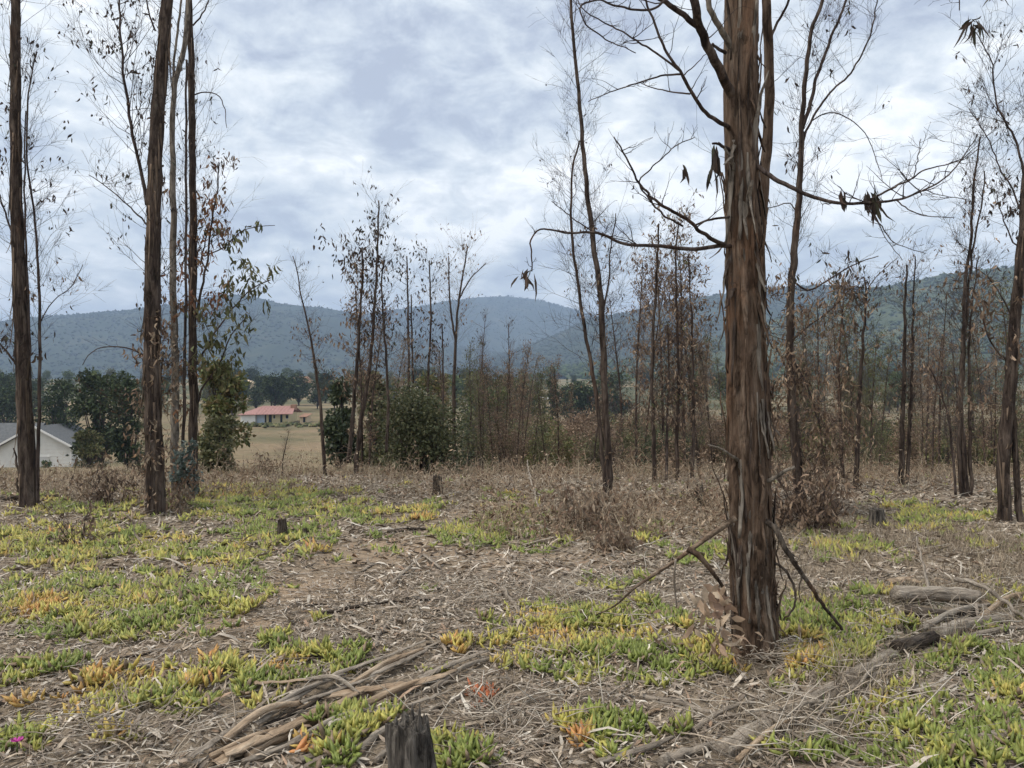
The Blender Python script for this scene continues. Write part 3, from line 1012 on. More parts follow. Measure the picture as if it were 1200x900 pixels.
    limb('branch', [(896, 610, -.1), (910, 620, -.18), (918, 640, -.2), (934, 664, -.2), (952, 690, -.18), (970, 717, -.16), (988, 738, -.15)], 4.0, 2.0, 'darkwood', 12)
    limb('branch', [(925, 652, -.2), (936, 664, -.22), (938, 680, -.2), (936, 693, -.2), (938, 706, -.2)], 1.6, .7, 'darkwood')
    limb('branch', [(908, 660, -.12), (920, 668, -.15), (931, 690, -.15), (930, 712, -.15), (918, 727, -.12)], 2.0, 1.2, 'darkwood')
    twig_part(t, tw, 4, TW_DARK * 0.9)
    lg.obj('foliage', MAT['leaf'], t, kind='stuff')
    return t


hero()


# ------------------------------------------------------------------ traced trees around the clearing
def traced(name, label, Y, stems, twig_specs, leaf_specs, cat='tree', group=None, bark=None, tcol=TW_DARK, S=3):
    """stems: (part name, [(px,py[,dY])], px radius at foot, px radius at top, material). twig_specs: (stem index, n, t0, t1, L0, L1, elevation, levels, kids, r0)
    leaf_specs: (spec index or 'all', n, length, width, palette, clump, spread)"""
    b0 = pix_path([stems[0][1][0]], Y)[0]
    base = np.array([b0[0], b0[1], float(H(b0[0], b0[1]))])
    t = thing(name, label, cat, base, group)
    s = Y / FPX
    paths = []
    for nm, pts, r0, r1, mt in stems:
        p = pix_path(pts, Y)
        if nm == 'trunk':
            p[0] = at_ground(p[0], 0.15)
        big = r0 > 8
        r0, r1 = r0 * .69, r1 * .69
        pp, rd, o = stem_part(t, nm, p, r0 * s, r1 * s, MAT[mt], 30 if big else (14 if r0 > 3 else 8), 0.20 if big else 0.12, int(abs(pts[0][0] * 3 + pts[-1][1])) % 997, 0.025 if big else 0.06, wob=0.005 if big else 0.006)
        paths.append((pp, rd))
    tws, byspec = [], []
    for sp_ in twig_specs:
        i, n, t0, t1, L0, L1, el, lv, kids, r0 = sp_
        n = int(n * 1.05)
        gr = grow(paths[i][0], paths[i][1], n, t0, t1, L0 * 1.25, L1 * 1.25, el, 1.0, lv, kids, r0 * 0.85, 0.25, 0.18, 5)
        if Y < 14 and lv == 2:                     # fine end twigs
            Pc, Rc = gr[-1]
            m = len(Pc) * 2
            pi = rng.integers(0, len(Pc), m); k0 = rng.integers(1, 4, m)
            tg = norm(Pc[pi, k0 + 1] - Pc[pi, k0])
            d3 = norm(tg + unit(m) * 0.8)
            L3 = rng.uniform(0.07, 0.26, m)
            fp = curves(Pc[pi, k0], d3, L3, 3, rng.normal(size=(m, 3)) * 0.2, 0.15)
            gr = gr + [(fp, np.tile(np.array([[.0016, .0012, .0008]]), (m, 1)))]
        byspec.append(gr); tws += gr
    if tws:
        twig_part(t, tws, S, tcol)
    lg = Geo()
    for sp_ in leaf_specs:
        i, n, L, W, key, cl, rad = sp_
        st = sites_of(byspec[i], 1 if len(byspec[i]) > 1 else 0, 0.3)
        hang_leaves(lg, st, n, L, W, key, cl, rad)
    if lg.n:
        lg.obj('foliage', MAT['leaf'], t, kind='stuff')
    if bark:
        i, n = bark
        loose_bark(t, paths[i][0], paths[i][1], n, 1)
    return t, paths


# clump by the view of the red-roofed house
YA = G(183, 604)[1]
traced('eucalyptus_tree', 'stout dark trunk with shaggy bark foot beside the pale grey stem', YA,
       [('trunk', [(183, 612), (182, 560), (179, 470), (178, 380), (179, 300), (181, 230), (184, 150), (190, 75), (196, 0), (206, -120), (214, -260)], 15, 6.5, 'bark_mid'),
        ('branch', [(172, 240), (168, 215), (160, 180), (152, 140), (146, 95), (142, 45), (140, 0), (137, -60)], 3.2, 1.2, 'bark_thin'),
        ('branch', [(178, 270), (160, 250), (140, 232), (118, 214), (105, 205)], 1.6, .6, 'bark_thin'),
        ('branch', [(182, 36), (176, 20), (172, 0), (168, -40)], 1.6, .8, 'bark_thin'),
        ('branch', [(176, 420), (150, 408), (120, 407), (105, 415), (97, 428)], 1.4, .6, 'bark_thin')],
       [(1, 46, .15, 1.0, .9, .5, 45, 2, 5, .006), (2, 16, .2, 1, .6, .3, 15, 2, 3, .004), (0, 34, .05, .8, .5, .6, 25, 2, 4, .006), (4, 6, .2, 1, .3, .2, 0, 1, 1, .003), (0, 30, .02, .28, .25, .2, 10, 2, 4, .005)],
       [(0, 420, .07, .022, 'dark', 3, .03), (2, 260, .07, .022, 'dark', 3, .03), (1, 24, .07, .02, 'dark', 2, .02), (4, 420, .085, .026, 'tan', 6, .05), (4, 200, .085, .026, 'rustbrown', 6, .05)], bark=(0, 130))
YB = G(226, 580)[1]
traced('eucalyptus_tree', 'straight brown stem with rusty dead leaf tufts and broad fanning twigs', YB,
       [('trunk', [(228, 584), (227, 520), (226, 440), (226, 330), (226, 230), (225, 130), (223, 50), (222, 0), (220, -140)], 7.5, 4.0, 'bark_mid'),
        ('branch', [(228, 380), (236, 340), (244, 300), (248, 262), (254, 225), (256, 190)], 2.4, 1.0, 'bark_thin'),
        ('branch', [(244, 318), (236, 306), (240, 285), (244, 262)], 1.5, 1.0, 'bark_thin'),
        ('branch', [(228, 430), (246, 400), (262, 375), (283, 350), (300, 335), (318, 328)], 1.8, .8, 'bark_thin'),
        ('branch', [(240, 300), (262, 290), (282, 272), (300, 266), (322, 264)], 1.2, .5, 'bark_thin'),
        ('branch', [(229, 480), (240, 450), (258, 425), (270, 395), (288, 372)], 2.0, .8, 'bark_thin'),
        ('branch', [(226, 112), (240, 108), (256, 112), (264, 130), (266, 150)], 1.2, .5, 'bark_thin'),
        ('branch', [(226, 30), (240, 12), (248, -10)], 1.5, .8, 'bark_thin')],
       [(0, 30, .35, .95, .9, .6, 50, 2, 5, .006), (1, 14, .3, 1, .35, .25, 35, 2, 3, .004), (3, 16, .3, 1, .35, .25, 25, 2, 4, .004), (4, 8, .3, 1, .25, .2, 10, 1, 3, .003), (5, 18, .2, 1, .45, .3, 25, 2, 4, .004), (0, 22, .28, .5, .35, .3, 10, 2, 4, .005)],
       [(0, 150, .08, .022, 'dark', 3, .03), (1, 90, .12, .032, 'rust', 5, .06), (2, 260, .13, .036, 'olive', 7, .05), (3, 60, .12, .034, 'olive', 6, .04), (4, 260, .13, .036, 'olive', 7, .05), (5, 320, .11, .032, 'rust', 7, .06), (1, 140, .11, .03, 'brown', 6, .05)], bark=(0, 60))
YB2 = G(204, 584)[1]
traced('eucalyptus_tree', 'pale grey smooth stem splitting into a high fork between two dark trunks', YB2,
       [('trunk', [(206, 588), (205, 520), (205, 440), (204, 370), (203, 300), (203, 230), (202, 160), (205, 100), (212, 70), (218, 40), (220, 5), (224, -110)], 7, 2.8, 'bark_pale'),
        ('branch', [(203, 160), (203, 110), (204, 70), (210, 20), (213, -20)], 2.6, 1.6, 'bark_pale'),
        ('branch', [(213, 580), (216, 480), (217, 380), (218, 280), (219, 200), (218, 120), (219, 70)], 3.0, 1.8, 'bark_thin')],
       [(0, 20, .1, .95, .45, .5, 40, 2, 4, .005), (2, 26, .1, .9, .4, .5, 40, 2, 4, .004), (0, 22, .02, .35, .3, .25, 5, 2, 4, .005)],
       [(0, 50, .08, .022, 'dark', 2, .03), (1, 70, .07, .022, 'dark', 2, .03), (2, 380, .095, .028, 'tan', 6, .06), (2, 160, .1, .03, 'rust', 6, .06)])
YC = G(33, 596)[1]
traced('eucalyptus_tree', 'tall brown trunk in front of the white house with thin whips alongside', YC,
       [('trunk', [(33, 602), (32, 555), (29, 480), (26, 400), (22, 300), (19, 200), (18, 100), (18, 0), (16, -150), (14, -300)], 13, 3.6, 'bark_mid'),
        ('stem', [(44, 590), (45, 500), (47, 400), (44, 310), (38, 240), (32, 190), (32, 120), (42, 60)], 3.2, 1.0, 'bark_thin'),
        ('stem', [(36, 560), (34, 420), (32, 320), (29, 230), (30, 130)], 3.0, 1.0, 'bark_thin'),
        ('branch', [(27, 440), (14, 420), (2, 405), (-14, 390)], 2.2, 1.0, 'bark_thin'),
        ('branch', [(24, 300), (10, 262), (0, 230), (-12, 190)], 2.0, .8, 'bark_thin'),
        ('branch', [(44, 380), (62, 352), (84, 336), (98, 310)], 1.0, .5, 'bark_thin'),
        ('branch', [(28, 560), (20, 545), (16, 525)], 2.6, 1.2, 'bark_mid'),
        ('branch', [(27, 585), (21, 572), (20, 560)], 2.4, 1.4, 'bark_mid')],
       [(0, 34, .3, .9, .6, .7, 50, 2, 4, .005), (1, 34, .3, 1, .6, .4, 45, 2, 4, .004), (2, 16, .3, 1, .5, .3, 40, 2, 4, .004), (3, 8, .2, 1, .3, .3, 20, 2, 3, .004), (4, 14, .2, 1, .5, .3, 40, 2, 4, .004), (5, 10, .2, 1, .35, .2, 30, 2, 4, .003)],
       [(0, 150, .08, .024, 'dark', 2, .03), (1, 90, .08, .024, 'dark', 2, .03), (3, 70, .09, .026, 'dark', 3, .04), (4, 140, .08, .024, 'dark', 3, .03), (5, 24, .09, .026, 'brown', 2, .03)], bark=(0, 90))
# crossing pair
YD = G(712, 590)[1]
traced('eucalyptus_tree', 'two thin dark stems crossing, rising from a dead leafy shrub', YD,
       [('trunk', [(714, 596), (713, 540), (709, 470), (706, 400), (703, 340), (697, 300), (690, 240), (683, 170), (677, 100), (671, 40), (668, -10), (664, -80)], 6.5, 1.8, 'bark_mid'),
        ('stem', [(711, 590), (703, 500), (693, 430), (683, 370), (674, 310), (669, 250), (671, 195), (680, 165)], 4.2, 1.4, 'bark_mid'),
        ('stem', [(704, 440), (707, 380), (713, 330), (716, 290), (722, 250)], 2.2, .8, 'bark_thin')],
       [(0, 70, .25, 1.0, .45, .5, 48, 2, 5, .0045), (1, 40, .3, 1, .5, .4, 42, 2, 5, .0045), (2, 18, .3, 1, .4, .3, 45, 2, 4, .004), (0, 44, .05, .5, .25, .25, 15, 2, 4, .004)],
       [(0, 60, .05, .016, 'dark', 2, .02), (1, 30, .06, .018, 'dark', 2, .02), (3, 240, .08, .024, 'brown', 4, .05)], tcol=TW_DARK * 1.2)
# behind the large trunk
YE = G(940, 604)[1]
traced('eucalyptus_tree', 'three-forked eucalyptus draped low down in masses of withered brown leaves', YE,
       [('trunk', [(938, 612), (934, 540), (928, 470), (926, 400), (928, 330), (933, 270), (937, 220), (940, 147), (943, 100), (946, 73), (952, 33), (964, 0), (975, -60)], 8.5, 2.2, 'bark_mid'),
        ('branch', [(940, 150), (948, 128), (957, 92), (968, 62), (977, 37), (991, 0), (1005, -50)], 3.4, 1.4, 'bark_thin'),
        ('branch', [(941, 160), (955, 134), (975, 106), (993, 90), (1005, 73), (1016, 50), (1023, 33), (1030, -20)], 2.0, .9, 'bark_thin'),
        ('branch', [(940, 175), (948, 147), (962, 135), (978, 132), (1001, 143), (1016, 160), (1025, 182), (1034, 212)], 1.3, .5, 'bark_thin'),
        ('branch', [(934, 250), (925, 238), (905, 243), (890, 246)], 1.2, .6, 'bark_thin'),
        ('branch', [(930, 330), (948, 340), (980, 322), (1005, 308), (1030, 300)], 1.8, .7, 'bark_thin'),
        ('branch', [(928, 420), (945, 450), (960, 500), (968, 560)], 1.6, .6, 'bark_thin'),
        ('branch', [(927, 400), (950, 380), (975, 362), (1000, 335)], 1.6, .7, 'bark_thin')],
       [(0, 60, .4, 1.0, .5, .45, 45, 2, 4, .004), (1, 18, .3, 1, .4, .3, 45, 2, 4, .004), (2, 18, .3, 1, .45, .3, 45, 2, 4, .004), (3, 12, .2, 1, .35, .2, -10, 2, 3, .003), (0, 70, .03, .42, .5, .4, -8, 2, 5, .005), (6, 40, .1, 1, .35, .25, -25, 2, 4, .004), (7, 16, .1, 1, .3, .2, 0, 2, 4, .004), (5, 10, .2, 1, .3, .2, 10, 2, 3, .003)],
       [(0, 110, .09, .024, 'dark', 3, .04), (1, 24, .07, .02, 'dark', 2, .03), (4, 1900, .085, .020, 'rustbrown', 6, .06), (5, 1100, .085, .020, 'rustbrown', 6, .06), (6, 160, .09, .022, 'brown', 4, .05), (4, 300, .08, .02, 'tan', 4, .06), (7, 40, .1, .026, 'dark', 3, .04)])
# at the other edge
YF = G(1180, 612)[1]
traced('eucalyptus_tree', 'leaning brown trunk with shaggy foot and leaf clusters near the low stump', YF,
       [('trunk', [(1178, 616), (1176, 570), (1178, 510), (1184, 440), (1190, 370), (1196, 300), (1203, 220), (1212, 140), (1222, 40), (1232, -80)], 10, 5.5, 'bark_mid'),
        ('stem', [(1196, 622), (1192, 570), (1190, 520), (1186, 480)], 6, 4, 'bark_mid'),
        ('branch', [(1203, 215), (1190, 165), (1178, 142), (1169, 125), (1165, 100), (1162, 73), (1152, 52), (1143, 38)], 2.2, .7, 'bark_thin'),
        ('branch', [(1200, 260), (1186, 222), (1172, 198), (1162, 172), (1148, 145), (1135, 127)], 1.6, .6, 'bark_thin'),
        ('branch', [(1200, 290), (1188, 285), (1178, 262), (1170, 240), (1168, 225)], 1.4, .6, 'bark_thin'),
        ('branch', [(1190, 380), (1175, 350), (1158, 325), (1140, 312)], 1.6, .6, 'bark_thin'),
        ('branch', [(1185, 430), (1168, 410), (1158, 395), (1140, 342), (1118, 338)], 1.8, .7, 'bark_thin')],
       [(2, 26, .2, 1, .5, .3, 45, 2, 5, .004), (3, 20, .2, 1, .45, .3, 40, 2, 4, .004), (4, 14, .2, 1, .3, .2, 30, 2, 4, .004), (5, 12, .2, 1, .35, .2, 20, 2, 4, .004), (6, 16, .2, 1, .3, .2, 10, 2, 4, .004), (0, 30, .1, .5, .35, .3, 5, 2, 4, .005), (0, 20, .5, 1, .6, .5, 45, 2, 4, .005)],
       [(0, 90, .07, .02, 'dark', 3, .03), (1, 40, .07, .02, 'dark', 2, .03), (2, 110, .08, .026, 'dark', 4, .04), (3, 50, .08, .024, 'brown', 3, .04), (4, 130, .1, .026, 'brown', 4, .05), (5, 180, .1, .026, 'brown', 4, .06), (6, 90, .07, .022, 'dark', 3, .03)], bark=(0, 70))
# stems of the middle distance
YG = G(1133, 582)[1]
traced('eucalyptus_tree', 'cluster of three upright stems and one leaning whip from one foot', YG,
       [('trunk', [(1132, 590), (1130, 540), (1126, 470), (1129, 400), (1131, 330), (1138, 280), (1141, 220), (1148, 160)], 5.0, 1.2, 'bark_mid'),
        ('stem', [(1128, 586), (1124, 520), (1128, 440), (1133, 370), (1139, 300), (1150, 240), (1154, 200)], 3.6, 1.0, 'bark_mid'),
        ('stem', [(1138, 588), (1137, 530), (1136, 460), (1136, 400), (1141, 345), (1147, 300)], 3.4, 1.0, 'bark_mid'),
        ('stem', [(1120, 580), (1115, 520), (1106, 470), (1095, 440), (1084, 425)], 2.4, 1.0, 'bark_thin')],
       [(0, 60, .35, 1, .45, .35, 50, 2, 5, .004), (1, 40, .3, 1, .4, .3, 48, 2, 4, .004), (2, 26, .3, 1, .35, .3, 45, 2, 4, .004), (3, 10, .3, 1, .3, .25, 35, 2, 4, .004)],
       [(0, 110, .07, .02, 'dark', 3, .03), (1, 90, .08, .024, 'brown', 3, .04), (2, 60, .08, .024, 'brown', 3, .04), (3, 70, .1, .028, 'brown', 4, .05)])
YH = 12.4
traced('eucalyptus_tree', 'twin slim stems standing close together with short bristling twigs', YH,
       [('trunk', [(1056, 568), (1057, 520), (1059, 460), (1060, 400), (1061, 350), (1063, 310)], 5.0, 1.4, 'bark_mid'),
        ('stem', [(1062, 568), (1066, 500), (1068, 440), (1070, 380), (1071, 330), (1073, 300)], 3.2, 1.0, 'bark_mid')],
       [(0, 60, .25, 1, .3, .25, 45, 2, 4, .004), (1, 50, .25, 1, .3, .25, 45, 2, 4, .004)],
       [(0, 140, .09, .024, 'brown', 3, .04), (1, 110, .08, .024, 'brown', 3, .04)])
traced('eucalyptus_tree', 'slim stem with tufted dead leaf top behind the square low stump', 12.0,
       [('trunk', [(1003, 566), (1005, 520), (1008, 450), (1011, 400), (1015, 350), (1013, 325)], 4.6, 1.4, 'bark_mid'),
        ('stem', [(988, 560), (985, 500), (983, 430), (987, 370), (990, 335)], 3.4, 1.0, 'bark_mid'),
        ('branch', [(1014, 345), (1024, 328), (1040, 312), (1052, 302)], 1.0, .5, 'bark_thin')],
       [(0, 60, .2, 1, .35, .3, 30, 2, 4, .004), (1, 44, .2, 1, .3, .25, 35, 2, 4, .004), (0, 16, .85, 1, .3, .25, 20, 2, 4, .004)],
       [(0, 190, .1, .028, 'brown', 4, .05), (1, 140, .1, .028, 'brown', 4, .05), (2, 110, .1, .03, 'dark', 4, .05)])
traced('eucalyptus_tree', 'brown-leaved stem with a dark straight companion behind the long crooked limb', 13.2,
       [('trunk', [(767, 566), (766, 500), (764, 440), (766, 380), (769, 330), (771, 290), (772, 262)], 4.0, 1.4, 'bark_mid'),
        ('stem', [(793, 566), (794, 500), (795, 430), (793, 360), (792, 300), (795, 260)], 3.6, 1.2, 'bark_mid'),
        ('stem', [(811, 560), (813, 500), (812, 430), (810, 360), (806, 300)], 3.2, 1.0, 'bark_mid'),
        ('stem', [(781, 562), (782, 500), (784, 440), (782, 380)], 2.8, 1.0, 'bark_thin')],
       [(0, 60, .25, 1, .3, .3, 40, 2, 4, .004), (1, 80, .2, 1, .35, .3, 35, 2, 4, .004), (2, 60, .2, 1, .35, .3, 35, 2, 4, .004), (3, 40, .2, 1, .3, .3, 30, 2, 4, .004)],
       [(0, 220, .1, .028, 'brown', 4, .05), (1, 760, .09, .026, 'rustbrown', 6, .06), (2, 620, .09, .026, 'rustbrown', 6, .06), (3, 300, .09, .026, 'brown', 5, .06), (1, 110, .09, .026, 'olive', 4, .05)])
traced('eucalyptus_tree', 'lone slender tree leaning away at the edge of the dry field', 15.0,
       [('trunk', [(381, 545), (377, 490), (371, 440), (364, 395), (355, 355), (348, 320), (344, 300)], 3.6, .7, 'bark_mid')],
       [(0, 60, .35, 1, .3, .25, 40, 2, 4, .004), (0, 26, .35, .7, .25, .25, 10, 2, 4, .004)],
       [(0, 40, .06, .02, 'dark', 2, .03), (1, 150, .08, .026, 'brown', 4, .05)])
traced('eucalyptus_tree', 'leaning stem crossing behind an upright one, tall crown of tufted leaves', 15.6,
       [('trunk', [(416, 545), (421, 505), (430, 455), (435, 410), (439, 360), (442, 310), (443, 262), (444, 235)], 4.2, 1.2, 'bark_mid'),
        ('stem', [(408, 542), (413, 490), (418, 430), (422, 370), (425, 320), (424, 290)], 4.2, 1.4, 'bark_mid'),
        ('stem', [(453, 530), (455, 470), (451, 400), (447, 340), (450, 300)], 3.0, 1.0, 'bark_mid')],
       [(0, 70, .45, 1, .45, .4, 40, 2, 4, .005), (1, 70, .25, 1, .35, .45, 30, 2, 4, .005), (2, 44, .25, 1, .35, .35, 35, 2, 4, .005), (1, 22, .88, 1, .45, .4, 15, 2, 4, .005)],
       [(0, 260, .10, .034, 'dark', 4, .06), (1, 300, .12, .036, 'brown', 5, .07), (2, 150, .10, .034, 'dark', 4, .06), (3, 220, .13, .04, 'dark', 5, .08)])
traced('eucalyptus_tree', 'thin upright pole tree with a small tufted head behind the round bush', 19.0,
       [('trunk', [(480, 560), (480, 500), (479, 430), (478, 360), (477, 300)], 3.0, 1.0, 'bark_mid'),
        ('stem', [(484, 560), (484, 480), (483, 400), (482, 345)], 2.4, 1.0, 'bark_mid')],
       [(0, 60, .4, 1, .4, .4, 40, 2, 4, .005), (1, 44, .4, 1, .35, .35, 30, 2, 4, .005)],
       [(0, 170, .11, .04, 'dark', 4, .07), (1, 120, .11, .04, 'brown', 4, .07)])
traced('eucalyptus_tree', 'bare pole tree with drooping leaf whisps beside a forked spreading neighbour', 20.0,
       [('trunk', [(503, 560), (502, 500), (502, 430), (505, 370), (503, 305)], 3.0, 1.0, 'bark_mid')],
       [(0, 70, .4, 1, .35, .45, 40, 2, 4, .005)], [(0, 200, .11, .04, 'dark', 4, .07)])
traced('eucalyptus_tree', 'pale spreading crown of fine twigs on a single forked trunk', 21.0,
       [('trunk', [(533, 560), (532, 510), (532, 450), (534, 400), (537, 360), (543, 320), (548, 288)], 4.0, 1.0, 'bark_mid'),
        ('branch', [(534, 400), (529, 370), (526, 330), (526, 300)], 2.0, .8, 'bark_thin'),
        ('branch', [(538, 350), (552, 326), (570, 308)], 1.4, .6, 'bark_thin'),
        ('stem', [(519, 560), (519, 480), (519, 420), (518, 380)], 2.2, 1.0, 'bark_thin')],
       [(0, 60, .55, 1, .6, .55, 45, 2, 5, .005), (1, 24, .2, 1, .5, .4, 45, 2, 5, .005), (2, 16, .2, 1, .4, .3, 30, 2, 4, .004), (3, 30, .4, 1, .35, .35, 35, 2, 4, .004)],
       [(0, 120, .09, .034, 'brown', 3, .06), (1, 60, .09, .03, 'brown', 3, .05), (3, 110, .11, .04, 'dark', 4, .06)], tcol=TW_GREY)
# ------------------------------------------------------------------ buildings in the valley
def prism(geo, p0, p1, w, h, over=0.0, th=0.12):
    """gable roof shell along p0->p1 (ridge direction), half width w, rise h above the p's z"""
    d = norm(p1 - p0); s = np.array([-d[1], d[0], 0.0]); u = np.array([0, 0, 1.0])
    a, b = p0 - d * over, p1 + d * over
    e = over * h / w
    for k in (-1, 1):
        lo_a, lo_b = a + s * k * (w + over) - u * e, b + s * k * (w + over) - u * e
        hi_a, hi_b = a + u * h, b + u * h
        V = [lo_a, lo_b, hi_b, hi_a, lo_a - u * th, lo_b - u * th, hi_b - u * th, hi_a - u * th]
        q = [(0, 1, 2, 3), (4, 7, 6, 5), (0, 4, 5, 1), (1, 5, 6, 2), (2, 6, 7, 3), (3, 7, 4, 0)]
        geo.add(V, q)


def oriented_box(geo, c, d, L, W, z0, z1):
    """box centred at c (xy), length L along d, width W"""
    s = np.array([-d[1], d[0], 0.0])
    V = []
    for z in (z0, z1):
        for a, b in ((-1, -1), (1, -1), (1, 1), (-1, 1)):
            q = c + d * a * L / 2 + s * b * W / 2
            V.append((q[0], q[1], z))
    geo.add(V, [(0, 3, 2, 1), (4, 5, 6, 7), (0, 1, 5, 4), (1, 2, 6, 5), (2, 3, 7, 6), (3, 0, 4, 7)])


def gable_wall(geo, c, d, L, W, z0, z1, rise):
    """walls of a house: box with gable ends, ridge along d"""
    s = np.array([-d[1], d[0], 0.0])
    V = []
    for a in (-1, 1):
        for b, z in ((-1, z0), (1, z0), (1, z1), (0, z1 + rise), (-1, z1)):
            q = c + d * a * L / 2 + s * b * W / 2
            V.append((q[0], q[1], z))
    geo.add(V, [(0, 5, 6, 1), (1, 6, 7, 2), (5, 0, 4, 9), (0, 1, 2, 4), (6, 5, 9, 7), (2, 7, 8, 3), (3, 8, 9, 4)], [(4, 2, 3), (9, 8, 7)])


def white_house():
    Y = 92.0
    c0 = P(42, 548, Y)
    z = -8.75
    ang = math.radians(97)
    d = np.array([math.cos(ang), math.sin(ang), 0.0])            # ridge runs away from the camera, turned a little
    s = np.array([-d[1], d[0], 0.0])
    base = np.array([c0[0], Y, z])
    t = thing('house', 'white clapboard house with grey roof and gable end in the field', 'house', base)
    Lh, W, hw, rise = 9.0, 8.0, 3.0, 2.3
    c = base + d * Lh / 2
    g = Geo(); gable_wall(g, c, d, Lh, W, z, z + hw, rise - .08); wall = g.obj('wall', MAT['white_wall'], t, smooth=False)
    # boards of the gable end
    for k in range(1, 12):
        zz = z + k * 0.42
        hwid = W / 2 if zz < z + hw else W / 2 * (1 - (zz - z - hw) / rise)
        if hwid < .4:
            break
        g = Geo(); oriented_box(g, base - d * 0.012, s, hwid * 2 - .1, 0.03, zz, zz + 0.05); g.obj('board', MAT['white_wall'], wall, smooth=False)
    g = Geo(); p0 = np.array([base[0], base[1], z + hw]); prism(g, p0, p0 + d * Lh, W / 2, rise, 0.6); roof = g.obj('roof', MAT['grey_roof'], t, smooth=False)
    g = Geo()
    for k in (-1, 1):                                              # barge boards
        a = p0 - d * 0.63 + s * k * (W / 2 + .6) + np.array([0, 0, -0.6 * rise / (W / 2) - .12]); b = p0 - d * 0.63 + np.array([0, 0, rise - .12])
        V = [a, b, b + np.array([0, 0, .26]), a + np.array([0, 0, .26])]
        V = V + [v - d * 0.06 for v in V]
        g.add(V, [(0, 1, 2, 3), (4, 7, 6, 5), (0, 4, 5, 1), (1, 5, 6, 2), (2, 6, 7, 3), (3, 7, 4, 0)])
    g.obj('barge_board', MAT['trim'], roof, smooth=False)
    g = Geo(); oriented_box(g, base - s * 0.3 - d * 0.03, s, 2.4, 0.08, z + .02, z + 1.6); door = g.obj('garage_door', MAT['grey_door'], t, smooth=False)
    g = Geo(); oriented_box(g, base - s * 0.3 - d * 0.04, s, 2.6, 0.1, z + 1.6, z + 1.75); g.obj('lintel', MAT['trim'], door, smooth=False)
    g = Geo(); oriented_box(g, base - s * (W / 2 - .06) - d * 0.03, s, .14, 0.08, z, z + hw - .1); g.obj('corner_board', MAT['trim'], t, smooth=False)
    # wing
    cw = base + d * 4.5 + s * 8.0
    g = Geo(); gable_wall(g, cw, s, 8.0, 6.5, z, z + hw + .1, rise - .1); g.obj('wall', MAT['white_wall'], t, smooth=False)
    g = Geo(); q0 = cw - s * 6.5; q0[2] = z + hw + .1; prism(g, q0, q0 + s * 10.8, 3.25, rise + .1, 0.5); r2 = g.obj('roof', MAT['grey_roof'], t, smooth=False)
    g = Geo(); q = cw - d * 2.2 + s * .0; oriented_box(g, q, s, 2.6, .8, z + hw + .75, z + hw + 1.15); g.obj('skylight', MAT['white_roof'], r2, smooth=False)
    g = Geo(); oriented_box(g, cw - d * 3.28 + s * -.6, s, 3.0, .1, z + .05, z + 2.3); g.obj('entry_door', MAT['brick'], t, smooth=False)


white_house()


